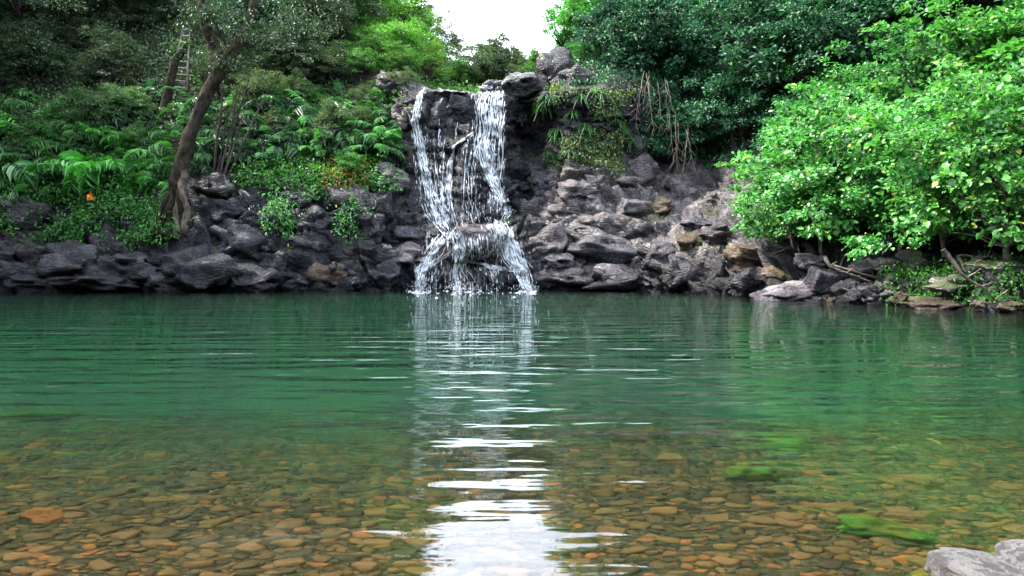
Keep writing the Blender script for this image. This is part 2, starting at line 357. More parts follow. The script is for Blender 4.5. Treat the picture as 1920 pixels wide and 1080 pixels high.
if me.polygons[len(Q) // 2].normal.y > 0: me.flip_normals()
BV = BVHTree.FromPolygons([tuple(v) for v in P.reshape(-1, 3)], Q.tolist())
EYE = Vector((0, 0, CH))
def hit(px, py, Y=45):
    d = Vector(((px - CX) / F, 1, -(py - CY) / F)).normalized()
    loc, n, i, _ = BV.ray_cast(EYE, d)
    if loc is None: return at(px, py, Y), Vector((0, -1, 0))
    if n.dot(d) > 0: n = -n
    return loc, n
def ground_z(x, y):
    loc, n, i, _ = BV.ray_cast(Vector((x, y, 120)), Vector((0, 0, -1)))
    return loc.z if loc else 0

# ------------------------------------------------------------------ pool bed
def bed_z(x, y):
    z = np.interp(y, [-20, 0, 1.3, 2.2, 2.9, 4.5, 6.5, 9, 13, 20, 60], [.9, .35, .06, -.14, -.28, -.60, -1.2, -2.3, -3.1, -3.4, -3.4])
    return z + .10 * np.sin(x * .8 + .6) * np.clip((y - 3) / 4, 0, 1) + .05 * np.sin(x * 1.9 + y * 1.3) * np.clip((y - 2) / 4, 0, 1) + .22 * np.clip((x - 1.5) / 4, 0, 1) * np.clip((y - 4) / 4, 0, 1)
gx = np.concatenate([np.linspace(-300, -20, 12), np.linspace(-18, 18, 150), np.linspace(20, 300, 12)])
gy = np.concatenate([np.linspace(-200, -6, 10), np.linspace(-5, 16, 110), np.linspace(17, 400, 40)])
GX, GY = np.meshgrid(gx, gy, indexing='ij')
GZ = bed_z(GX, GY)
I, J = np.meshgrid(np.arange(len(gx) - 1), np.arange(len(gy) - 1), indexing='ij'); k = len(gy)
Q = np.stack([I * k + J, (I + 1) * k + J, (I + 1) * k + J + 1, I * k + J + 1], -1).reshape(-1, 4)
def bed_material():
    m, nt, out = new_mat('pool_bed'); L = nt.links.new
    g = N_(nt, 'ShaderNodeNewGeometry'); n = N_(nt, 'ShaderNodeTexNoise', Scale=.7, Detail=6, Roughness=.6); L(g.outputs['Position'], n.inputs['Vector'])
    v = N_(nt, 'ShaderNodeTexVoronoi', Scale=38); L(g.outputs['Position'], v.inputs['Vector'])
    gr = mixc(nt, (.012, .011, .006), (.05, .038, .016), v.outputs['Color'])
    sx = N_(nt, 'ShaderNodeSeparateXYZ'); L(g.outputs['Position'], sx.inputs[0])
    ad = N_(nt, 'ShaderNodeMath', operation='MULTIPLY_ADD'); L(n.outputs['Fac'], ad.inputs[0]); ad.inputs[1].default_value = -1.6; L(sx.outputs['Z'], ad.inputs[2])
    mr = N_(nt, 'ShaderNodeMapRange'); mr.inputs['From Min'].default_value = -1.3; mr.inputs['From Max'].default_value = -3.2; L(ad.outputs[0], mr.inputs[0])
    si = mixc(nt, (.020, .028, .020), (.075, .085, .068), n.outputs['Fac'])
    p = N_(nt, 'ShaderNodeBsdfPrincipled', Roughness=.95); p.inputs['Specular IOR Level'].default_value = .05
    L(mixc(nt, gr, si, mr.outputs[0]), p.inputs['Base Color'])
    b = N_(nt, 'ShaderNodeBump', Strength=.6, Distance=.02); L(v.outputs['Distance'], b.inputs['Height']); L(b.outputs[0], p.inputs['Normal'])
    L(p.outputs[0], out.inputs[0]); return m
M['bed'] = bed_material()
tag(link('pool_bed', mesh_np('pool_bed', np.stack([GX, GY, GZ], -1).reshape(-1, 3), Q, (M['bed'],), True)), 'silty olive bed of the pool and its near shore', None, None, 'structure')

# ------------------------------------------------------------------ pool water
m, nt, out = new_mat('pool_water'); L = nt.links.new
g = N_(nt, 'ShaderNodeNewGeometry')
def wave(scale, stretch, rot, detail):
    mp = N_(nt, 'ShaderNodeMapping'); mp.inputs['Scale'].default_value = (*stretch, 1); mp.inputs['Rotation'].default_value = (0, 0, R(rot))
    L(g.outputs['Position'], mp.inputs[0])
    n = N_(nt, 'ShaderNodeTexNoise', Scale=scale, Detail=detail, Roughness=.5); L(mp.outputs[0], n.inputs['Vector']); return n.outputs['Fac']
acc = None
for sc_, st, ro, de, amp in ((.42, (.28, 1), 5, 0, .014), (.85, (.22, 1), -3, 0, .010), (1.7, (.20, 1), -3, 0, .019), (3.4, (.22, 1), 3, 0, .0190), (7.5, (.28, 1), -3, 1, .0075)):
    mu = N_(nt, 'ShaderNodeMath', operation='MULTIPLY'); L(wave(sc_, st, ro, de), mu.inputs[0]); mu.inputs[1].default_value = amp
    if acc is None: acc = mu.outputs[0]
    else:
        ad = N_(nt, 'ShaderNodeMath', operation='ADD'); L(acc, ad.inputs[0]); L(mu.outputs[0], ad.inputs[1]); acc = ad.outputs[0]
sy = N_(nt, 'ShaderNodeSeparateXYZ'); L(g.outputs['Position'], sy.inputs[0])
ay = N_(nt, 'ShaderNodeMapRange'); ay.inputs['From Min'].default_value = 3.2; ay.inputs['From Max'].default_value = 11; ay.inputs['To Min'].default_value = .40; ay.inputs['To Max'].default_value = 3.0
L(sy.outputs['Y'], ay.inputs[0])
am = N_(nt, 'ShaderNodeMath', operation='MULTIPLY'); L(acc, am.inputs[0]); L(ay.outputs[0], am.inputs[1]); acc = am.outputs[0]
bp = N_(nt, 'ShaderNodeBump', Strength=1.0, Distance=1.0); L(acc, bp.inputs['Height'])
gl = N_(nt, 'ShaderNodeBsdfGlass', Roughness=0.0, IOR=1.333); L(bp.outputs[0], gl.inputs['Normal'])
va = N_(nt, 'ShaderNodeVolumeAbsorption', Density=.82); va.inputs['Color'].default_value = (.57, .86, .75, 1)
vsc = N_(nt, 'ShaderNodeVolumeScatter', Density=.026, Anisotropy=.3); vsc.inputs['Color'].default_value = (.70, .93, .87, 1)
vad = N_(nt, 'ShaderNodeAddShader'); L(va.outputs[0], vad.inputs[0]); L(vsc.outputs[0], vad.inputs[1])
L(gl.outputs[0], out.inputs[0]); L(vad.outputs[0], out.inputs['Volume'])
M['water'] = m
wx = np.linspace(-45, 24, 70); wy = np.linspace(-1, 46, 48)
WX, WY = np.meshgrid(wx, wy, indexing='ij')
I, J = np.meshgrid(np.arange(69), np.arange(47), indexing='ij')
Q = np.stack([I * 48 + J, (I + 1) * 48 + J, (I + 1) * 48 + J + 1, I * 48 + J + 1], -1).reshape(-1, 4)
tag(link('water', mesh_np('water', np.stack([WX, WY, WX * 0], -1).reshape(-1, 3), Q, (m,), True)), 'clear green rippled water filling the pool', None, None, 'structure')

# ------------------------------------------------------------------ boulders
def ico(sub):
    bm = bmesh.new(); bmesh.ops.create_icosphere(bm, subdivisions=sub, radius=1)
    V = np.array([v.co[:] for v in bm.verts]); Fc = np.array([[v.index for v in f.verts] for f in bm.faces]); bm.free()
    return V, Fc
def rock_mesh(name, seed, sub=4, planes=14, rough=.06, sharp=14, mat=None):
    V, Fc = ico(sub); rg = np.random.default_rng(seed)
    n = unit(rg.normal(size=(planes, 3))); k = rg.uniform(.62, 1.0, planes)
    r = k[None] / np.maximum((unit(V) @ n.T), .05)
    rad = (np.minimum(r, 3.0) ** -sharp).sum(1) ** (-1 / sharp); rad = np.minimum(rad, 1.15)
    P_ = unit(V) * rad[:, None]
    for i in range(len(P_)):
        v = Vector(P_[i]) + Vector((seed * 3.1, 0, 0))
        k3 = 0
        if sub > 3: k3 = 2.4 * facet(v * 1.25, 1.0, .20) + .45 * facet(v * 3.2, .8, .10) + .12 * noise.noise(v * 9)
        P_[i] *= 1 + rough * (noise.noise(v * 1.6) * .9 + .4 * noise.noise(v * 4) + k3)
    P_ /= np.abs(P_).max(0)
    return mesh_np(name, P_, Fc, (mat,) if mat else (), True)
ROCKS = [rock_mesh('boulder', 100 + i, 4, 8 + i % 5, .15, 44, M['basalt']) for i in range(12)]

TOPS = {'tall egg': 44.3, 'broad pale boulder': 43.6, 'angular boulder': 43.5, 'small squared': 44.6}
def boulder(px, py, w, h, label, mat='basalt', tint=1.0, name='boulder', group=None, push=.28, tilt=0, deep=.85, cat='boulder'):
    p, n = hit(px, py)
    for k_, y_ in TOPS.items():
        if label.startswith(k_): p = at(px, py + 4, y_)
    s = p.y / F
    k_ = 1.0 if name == 'rock' else 1.3 if 1000 < px < 1430 and py > 300 else 1.2; rx, rz = w * s * .54 * k_, h * s * .56 * k_; ry = rx * deep
    o = link(name, random.choice(ROCKS)); o.location = p + Vector((0, ry * push, 0))
    o.rotation_euler = (random.uniform(-.15, .15), R(tilt) + random.uniform(-.08, .08), random.uniform(-.3, .3))
    if random.random() < .5: rx = -rx; ry = -ry
    o.scale = (rx, ry, rz)
    o.material_slots[0].link = 'OBJECT'; o.material_slots[0].material = M[mat]
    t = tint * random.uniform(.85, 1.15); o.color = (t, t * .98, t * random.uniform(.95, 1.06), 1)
    return tag(o, label, cat, group)

B = [
 # dark ledge along the left waterline
 (370, 508, 165, 84, 'big flat-topped dark slab at the waterline below the leaning tree', 'basalt', 1.0, 8),
 (235, 499, 125, 58, 'faceted purplish boulder just left of the flat-topped slab', 'basalt', 1.2, 5),
 (128, 500, 100, 60, 'dark wedge boulder at the waterline under the drooping fronds', 'basalt', .9, -6),
 (12, 515, 70, 44, 'grey slab cut by the left edge of the photo', 'basalt', 1.0, 0),
 (180, 530, 150, 34, 'low black boulder half sunk below the purplish faceted one', 'basalt', .6, 0),
 (60, 534, 110, 30, 'low dark boulder in the water near the left edge', 'basalt', .7, 0),
 (300, 528, 60, 40, 'bluish wet boulder under the front corner of the flat slab', 'basalt', 1.0, 0),
 (462, 457, 120, 80, 'rounded smooth boulder right of the leaning tree roots', 'basalt', 1.15, 12),
 (468, 526, 86, 50, 'knobbly dark boulder at the waterline right of the flat slab', 'basalt', .8, 0),
 (535, 536, 60, 30, 'small bluish boulder at the waterline beside the brown cracked one', 'basalt', .9, 0),
 (598, 420, 74, 52, 'upper of two rounded boulders stacked beneath the green clump', 'basalt', 1.1, 10),
 (592, 463, 80, 60, 'lower of two rounded boulders stacked beneath the green clump', 'basalt', .9, 4),
 (552, 374, 62, 44, 'dark boulder in the ferns above the stacked pair', 'basalt', .9, 0),
 (628, 524, 112, 48, 'brownish cracked boulder lit at the left waterline', 'brown_rock', .8, 0),
 (668, 470, 72, 80, 'tall dark wedge of rock behind the brown cracked boulder', 'basalt', .8, -14),
 (722, 520, 54, 52, 'dark upright boulder at the waterline near the waterfall foot', 'basalt', .9, 0),
 (750, 482, 76, 50, 'pale sunlit boulder directly left of the lower cascade', 'dry_rock', .8, 10),
 (764, 524, 42, 42, 'black wet rock touching the left lower stream', 'basalt', .7, 0),
 (697, 430, 40, 66, 'narrow upright rock with a pale face on the left wall', 'basalt', 1.3, 8),
 (770, 378, 44, 58, 'rounded black knob jutting beside the left upper stream', 'basalt', .8, 0),
 (650, 374, 92, 58, 'broad grey rock under the rust-coloured moss', 'dry_rock', .7, 14),
 (770, 442, 66, 32, 'low ribbed rock left of the middle ledge', 'basalt', 1.2, 12),
 (735, 340, 60, 46, 'streaked grey rock on the wall above the black knob', 'dry_rock', .65, 10),
 (715, 390, 46, 40, 'dark rock wedged under the streaked grey one', 'basalt', .9, 0),
 (520, 500, 60, 50, 'black rock in the gap behind the knobbly boulder', 'basalt', .6, 0),
 (430, 400, 90, 44, 'dark shelf of rock behind the rounded smooth boulder', 'basalt', .9, 6),
 (30, 410, 90, 66, 'blue-grey rock face behind the low plants at far left', 'basalt', 1.2, 0),
 (400, 355, 90, 60, 'dark rock wall right of the forked roots', 'basalt', .8, 0),
 # in the waterfall
 (807, 184, 36, 28, 'dark block at the lip beside the left stream', 'basalt', .8, 0),
 (857, 200, 48, 36, 'squared dark block under the lip between the two streams', 'basalt', .8, 0),
 (832, 216, 50, 50, 'rounded hump below the squared lip block', 'basalt', 1.0, 10),
 (845, 176, 60, 10, 'thin pale slab lying on the waterfall lip', 'dry_rock', 1.1, 2),
 (976, 214, 34, 34, 'wet shining block right of the main stream', 'basalt', 1.3, 0),
 (878, 300, 46, 52, 'dark hump behind the thin water threads', 'basalt', .7, 0),
 (925, 390, 26, 40, 'small pointed rock splitting the right stream', 'basalt', 1.2, 0),
 (892, 456, 100, 60, 'domed rock in the centre of the lower cascade', 'dry_rock', .75, 0),
 (812, 522, 60, 46, 'black square rock between the left lower streams', 'basalt', .7, 0),
 (868, 524, 40, 44, 'dark rock between the two middle lower streams', 'basalt', .8, 0),
 (930, 524, 74, 44, 'slanting dark slab at the cascade foot', 'basalt', .9, 20),
 (825, 470, 50, 40, 'wet brown rock under the left fan of water', 'brown_rock', .8, 0),
 (940, 470, 50, 50, 'streaked rock right of the domed rock', 'basalt', 1.0, 10),
 # top of the falls
 (1042, 134, 66, 80, 'tall egg-shaped purple boulder on the cliff top', 'basalt', .16, -18),
 (1080, 150, 84, 46, 'broad pale boulder leaning on the egg-shaped one', 'dry_rock', .35, -6),
 (978, 152, 80, 42, 'angular boulder on the lip right of the stream', 'basalt', .5, -8),
 (927, 160, 50, 20, 'small squared purple rock on the far side of the stream', 'basalt', 1.2, 0),
 (1010, 172, 70, 26, 'flat ledge rock under the angular lip boulder', 'dry_rock', .7, 0),
 # right of the falls
 (972, 347, 50, 32, 'rounded boulder just right of the falling water', 'basalt', 1.2, 0),
 (1022, 346, 44, 34, 'smaller rounded boulder beside the cave mouth', 'basalt', 1.3, 0),
 (1002, 402, 54, 48, 'dark knob above the right lower stream', 'basalt', .9, 0),
 (1000, 436, 52, 50, 'black cleft rock beside the right lower stream', 'basalt', .7, 14),
 (1032, 466, 64, 60, 'pointed grey rock leaning over the right stream', 'dry_rock', .7, -22),
 (1052, 492, 72, 36, 'low rock in front of the pointed grey one', 'basalt', 1.2, 0),
 (1136, 470, 122, 52, 'large smooth purple boulder in the middle of the right slope', 'basalt', 1.5, 16),
 (1104, 424, 60, 28, 'wedge of pale rock above the large purple boulder', 'dry_rock', .85, 12),
 (1155, 430, 66, 48, 'ridged pale rock with a sharp crest on the right slope', 'dry_rock', .9, 18),
 (1060, 400, 80, 50, 'broad cracked grey rock on the right slope', 'dry_rock', .9, 10),
 (1080, 365, 70, 44, 'rough grey hump near the top of the rock fan', 'dry_rock', .75, 0),
 (1182, 392, 62, 30, 'rounded pale rock at the middle of the rock fan', 'dry_rock', 1.0, 4),
 (1230, 392, 52, 34, 'brown rounded rock right of the pale one on the fan', 'brown_rock', .7, 0),
 (1186, 352, 92, 36, 'long pale rock at the top of the fan', 'dry_rock', .9, 6),
 (1196, 322, 60, 46, 'shaggy grey boulder crowning the fan below the hanging roots', 'dry_rock', .6, 0),
 (1310, 458, 90, 46, 'arched brown boulder in the right slope', 'brown_rock', .6, 6),
 (1292, 508, 104, 78, 'big dark overhanging boulder at the right waterline', 'basalt', .9, -6),
 (1356, 506, 46, 66, 'narrow dark pillar of rock beside the overhanging boulder', 'basalt', .8, 0),
 (1402, 490, 92, 44, 'pale brown ledge with trickling water', 'brown_rock', .8, 4),
 (1412, 534, 70, 44, 'black rock face under the trickling ledge', 'basalt', .6, 0),
 (1180, 524, 146, 46, 'long low dark rock at the waterline below the purple boulder', 'basalt', .9, 0),
 (1062, 524, 106, 44, 'dark rock at the waterline right of the cascade foot', 'basalt', .8, 0),
 (1314, 424, 76, 30, 'dull flat rock near the dark hollow', 'basalt', 1.4, 4),
 (1210, 440, 60, 44, 'hollowed rock with dry grass on the fan', 'dry_rock', .7, 0),
 (1240, 480, 60, 40, 'dark stepped rock below the arched brown boulder', 'basalt', 1.1, -10),
 (1350, 440, 60, 30, 'small ledge rock at the edge of the bright shrubs', 'dry_rock', .6, 0),
 # right bank
 (1482, 556, 104, 38, 'pale wet slab at the waterline under the fallen branch', 'dry_rock', 1.0, -3),
 (1545, 538, 84, 56, 'dark craggy boulder behind the pale wet slab', 'basalt', 1.0, 0),
 (1592, 544, 46, 32, 'dark small boulder right of the craggy one', 'basalt', .9, 0),
 (1606, 562, 46, 32, 'round dark stone at the right waterline', 'basalt', 1.1, 0),
 (1567, 567, 58, 18, 'low flat brown stone at the right waterline', 'brown_rock', 1.0, 0),
 (1650, 567, 60, 30, 'pale stone with a moss patch at the right waterline', 'dry_rock', 1.2, 0),
 (1698, 564, 52, 28, 'tilted brown stone beside the moss-patched one', 'brown_rock', 1.1, 8),
 (1632, 548, 46, 22, 'grey stone above the moss-patched one', 'basalt', 1.4, 0),
 (1670, 554, 36, 16, 'thin pale stone between the bank boulders', 'dry_rock', .9, 0),
 (1778, 573, 120, 30, 'long low striped stone on the right waterline', 'brown_rock', 1.2, 3),
 (1902, 581, 70, 24, 'brown stone at the right edge of the photo', 'brown_rock', 1.2, 0),
 (1747, 546, 34, 24, 'small grey stone in the ground ivy', 'basalt', 1.4, 0),
 (1692, 541, 34, 24, 'small dark stone at the foot of the bank', 'basalt', 1.0, 0),
 (1522, 494, 50, 30, 'pale rock under the shrubs behind the fallen branch', 'dry_rock', .8, 0),
 (1843, 574, 30, 18, 'tiny tan stone beside the grass tuft', 'brown_rock', 1.2, 0),
 (1650, 505, 80, 40, 'dark rock in the shade beneath the bright shrubs', 'basalt', .8, 0),
 (1870, 512, 120, 50, 'yellow-green mossy mound on the right bank', 'basalt_moss', 1.0, 0),
 (1800, 535, 90, 34, 'mossy rock on the right bank above the striped stone', 'basalt_moss', .9, 0),
 (1730, 500, 80, 44, 'mossy boulder in the shade of the shrub trunks', 'basalt_moss', .8, 0),
 (1460, 520, 60, 34, 'mossy tan ledge above the pale wet slab', 'brown_rock', .9, 0),
 # left hillside outcrops
 (655, 150, 60, 34, 'blue-shadowed outcrop on the left hillside', 'basalt', .9, 20),
 (690, 110, 70, 30, 'pale sloping outcrop high on the left hillside', 'dry_rock', .7, 28),
 (735, 160, 60, 50, 'dark outcrop above the left corner of the falls', 'basalt', .6, 20),
 (705, 195, 60, 34, 'slanting outcrop between the ferns and the falls', 'basalt', 1.2, 26),
 (745, 230, 40, 60, 'ribbed rock along the left edge of the falls', 'dry_rock', .6, 18),
 (760, 290, 44, 60, 'tall streaked rock left of the upper falls', 'dry_rock', .55, 12),
]
for px, py, w, h, lab, mat, tint, tilt in B:
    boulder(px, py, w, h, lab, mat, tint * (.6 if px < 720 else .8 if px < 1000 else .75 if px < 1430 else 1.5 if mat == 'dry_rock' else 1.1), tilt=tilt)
# smaller loose rocks filling the slopes
ZON = [
 ((480, 760), (440, 545), 16, 'small dark rock wedged among the boulders left of the waterfall', 'small rocks left of the waterfall', ('basalt', 'basalt', 'dry_rock'), (16, 34)),
 ((0, 480), (500, 548), 12, 'small dark rock tucked into the left waterline ledge', 'small rocks of the left ledge', ('basalt',), (16, 36)),
 ((1000, 1340), (340, 540), 26, 'small grey rock wedged among the boulders of the right slope', 'small rocks of the right slope', ('dry_rock', 'basalt', 'dry_rock'), (16, 36)),
 ((1420, 1910), (545, 585), 26, 'small stone at the right waterline among larger ones', 'small stones of the right bank', ('brown_rock', 'basalt', 'dry_rock'), (12, 26)),
]
for (x0, x1), (y0, y1), n, lab, grp, mats, (a, b) in ZON:
    for i in range(n):
        w = random.uniform(a, b); x_, y_ = random.uniform(x0, x1), random.uniform(y0, y1)
        h_ = ('left', 'middle', 'right')[min(2, int(3 * (x_ - x0) / (x1 - x0)))]; v_ = 'upper' if y_ < (y0 + y1) / 2 else 'lower'
        boulder(x_, y_, w, w * random.uniform(.5, .85), f'{lab}, {v_} {h_} part', random.choice(mats), random.uniform(.7, 1.2), 'rock', grp, .3, random.uniform(-20, 20), cat='rock')

# ------------------------------------------------------------------ waterfall
m, nt, out = new_mat('white_water'); L = nt.links.new
p_ = N_(nt, 'ShaderNodeBsdfPrincipled', Roughness=.25); p_.inputs['Base Color'].default_value = (.86, .90, .95, 1)
t_ = N_(nt, 'ShaderNodeBsdfTranslucent'); t_.inputs['Color'].default_value = (.86, .9, .95, 1)
mx = N_(nt, 'ShaderNodeMixShader'); mx.inputs[0].default_value = .4
L(p_.outputs[0], mx.inputs[1]); L(t_.outputs[0], mx.inputs[2]); L(mx.outputs[0], out.inputs[0])
M['foam'] = m
m, nt, out = new_mat('water_veil'); L = nt.links.new
g = N_(nt, 'ShaderNodeNewGeometry'); at1 = N_(nt, 'ShaderNodeAttribute', attribute_name='edge')
mp = N_(nt, 'ShaderNodeMapping'); mp.inputs['Scale'].default_value = (1, .25, .09); L(g.outputs['Position'], mp.inputs[0])
n1 = N_(nt, 'ShaderNodeTexNoise', Scale=9, Detail=4, Roughness=.65); L(mp.outputs[0], n1.inputs['Vector'])
n2 = N_(nt, 'ShaderNodeTexNoise', Scale=5, Detail=5, Roughness=.7); L(g.outputs['Position'], n2.inputs['Vector'])
su = N_(nt, 'ShaderNodeMath', operation='MULTIPLY_ADD'); L(n2.outputs['Fac'], su.inputs[0]); su.inputs[1].default_value = .5; L(n1.outputs['Fac'], su.inputs[2])
mr = N_(nt, 'ShaderNodeMapRange', interpolation_type='SMOOTHSTEP'); mr.inputs['From Min'].default_value = .74; mr.inputs['From Max'].default_value = 1.06; L(su.outputs[0], mr.inputs[0])
ml = N_(nt, 'ShaderNodeMath', operation='MULTIPLY'); L(mr.outputs[0], ml.inputs[0]); L(at1.outputs['Fac'], ml.inputs[1])
d_ = N_(nt, 'ShaderNodeBsdfDiffuse'); d_.inputs['Color'].default_value = (.84, .88, .93, 1)
t_ = N_(nt, 'ShaderNodeBsdfTranslucent'); t_.inputs['Color'].default_value = (.84, .88, .93, 1)
m1 = N_(nt, 'ShaderNodeMixShader'); m1.inputs[0].default_value = .4; L(d_.outputs[0], m1.inputs[1]); L(t_.outputs[0], m1.inputs[2])
tr_ = N_(nt, 'ShaderNodeBsdfTransparent'); m2 = N_(nt, 'ShaderNodeMixShader'); L(ml.outputs[0], m2.inputs[0]); L(tr_.outputs[0], m2.inputs[1]); L(m1.outputs[0], m2.inputs[2])
L(m2.outputs[0], out.inputs[0]); M['veil'] = m
# scene surfaces the water runs over: terrain plus the boulders standing in it
bpy.context.view_layer.update()
fv, ff = [tuple(v) for v in P.reshape(-1, 3)], [tuple(q) for q in np.stack([np.arange(0)] * 4, -1)]
TB = [BV]
fall_v, fall_f = [], []
for o in bpy.data.objects:
    if o.type == 'MESH' and o.name.startswith('boulder') and -7.5 < o.location.x < 2.5 and o.location.y > 36:
        n0 = len(fall_v); mw = o.matrix_world
        fall_v += [mw @ v.co for v in o.data.vertices]; fall_f += [[n0 + i for i in p.vertices] for p in o.data.polygons]
BF = BVHTree.FromPolygons(fall_v, fall_f)
def face_y(x, z):
    best = None
    for b in (BV, BF):
        l, n, i, d = b.ray_cast(Vector((x, 25, z)), Vector((0, 1, 0)))
        if l is not None and (best is None or l.y < best): best = l.y
    return best if best is not None else 43.
S40 = 41.5 / F
def pxz(px, py):                                # screen point near the falls -> world x, z at the face
    y = 41.5
    for _ in range(4):
        x = (px - CX) / F * y; z = CH - (py - CY) / F * y; y = face_y(x, z)
    return x, z
# streams: path (px, py, half width px), streak count, thread count
STREAMS = [
 ('left stream', [(792, 168, 6), (784, 190, 8), (779, 230, 10), (784, 262, 10), (795, 310, 10), (806, 350, 12), (820, 390, 16), (834, 430, 20)], 1500, 20),
 ('left veil', [(782, 240, 12), (790, 300, 14), (796, 360, 18), (806, 410, 26), (826, 434, 26)], 900, 10),
 ('main stream', [(922, 168, 22), (914, 190, 26), (912, 230, 24), (908, 262, 18), (910, 300, 14), (922, 338, 12), (938, 370, 16), (950, 396, 14), (940, 414, 14)], 2800, 60),
 ('right curtain', [(938, 170, 10), (936, 230, 12), (934, 300, 12), (930, 340, 14), (926, 400, 20)], 900, 14),
 ('arching stream', [(890, 254, 8), (868, 262, 5), (852, 274, 4), (846, 300, 4), (842, 340, 5), (842, 380, 6), (846, 420, 8)], 520, 10),
 ('thin thread', [(832, 260, 3), (830, 300, 4), (828, 350, 4), (830, 400, 5), (836, 428, 6)], 330, 6),
 ('thin thread', [(856, 232, 3), (854, 262, 3)], 60, 3),
 ('thin thread', [(822, 224, 2), (822, 270, 3), (824, 300, 3)], 80, 3),
 ('middle curtain', [(884, 264, 16), (882, 300, 17), (880, 340, 22), (884, 390, 28), (890, 415, 30)], 620, 14),
 ('wide veil', [(845, 320, 40), (850, 360, 50), (856, 400, 60), (866, 425, 66)], 500, 8),
 ('upper veil', [(806, 240, 24), (812, 290, 24), (820, 340, 24), (826, 390, 26)], 300, 6),
 ('wide lower veil', [(880, 440, 60), (884, 470, 80), (886, 500, 92), (888, 545, 98)], 420, 10),
 ('lip sheet', [(880, 172, 4), (900, 170, 5), (925, 168, 7), (945, 170, 4)], 200, 0),
 ('lower left fan', [(838, 436, 30), (824, 456, 34), (812, 474, 28), (798, 492, 16), (790, 520, 12), (788, 545, 11)], 1500, 24),
 ('lower middle stream', [(858, 440, 20), (866, 470, 16), (864, 490, 12), (858, 510, 10), (862, 545, 12)], 900, 16),
 ('ledge stream', [(864, 489, 4), (890, 492, 4), (920, 500, 4), (955, 506, 5), (985, 508, 4)], 420, 6),
 ('lower right stream', [(932, 414, 22), (945, 440, 26), (956, 465, 26), (966, 490, 24), (976, 508, 16), (982, 530, 10), (990, 546, 12)], 1900, 36),
 ('lower right fan', [(940, 440, 30), (960, 480, 26), (972, 505, 20)], 600, 8),
 ('drip sheet', [(845, 498, 26), (840, 520, 30), (838, 545, 30)], 200, 3),
 ('drip sheet', [(880, 440, 34), (885, 465, 30), (884, 490, 34)], 420, 4),
 ('drip sheet', [(900, 500, 30), (905, 525, 34), (905, 545, 36)], 260, 4),
 ('drip sheet', [(1000, 520, 12), (1004, 545, 14)], 100, 2),
]
wf = link('waterfall', None); x0, z0 = pxz(890, 530); wf.location = (x0, 39.3, 0)
tag(wf, 'white two-tier waterfall spilling over dark basalt into the pool', 'waterfall')
OCT_V = np.array([(1, 0, 0), (0, 1, 0), (-1, 0, 0), (0, -1, 0), (0, 0, 1), (0, 0, -1)], float)
OCT_F = np.array([(0, 1, 4), (1, 2, 4), (2, 3, 4), (3, 0, 4), (1, 0, 5), (2, 1, 5), (3, 2, 5), (0, 3, 5)])
def streaks(C, D, W, Ln):
    D = unit(D); A = unit(np.cross(D, np.array((.2, 1., .1)))); Bv = np.cross(D, A)
    V = C[:, None] + W[:, None, None] * (OCT_V[None, :, 0:1] * A[:, None] + OCT_V[None, :, 1:2] * Bv[:, None]) + Ln[:, None, None] * OCT_V[None, :, 2:3] * D[:, None]
    Fc = OCT_F[None] + (np.arange(len(C)) * 6)[:, None, None]
    return V.reshape(-1, 3), Fc.reshape(-1, 3)
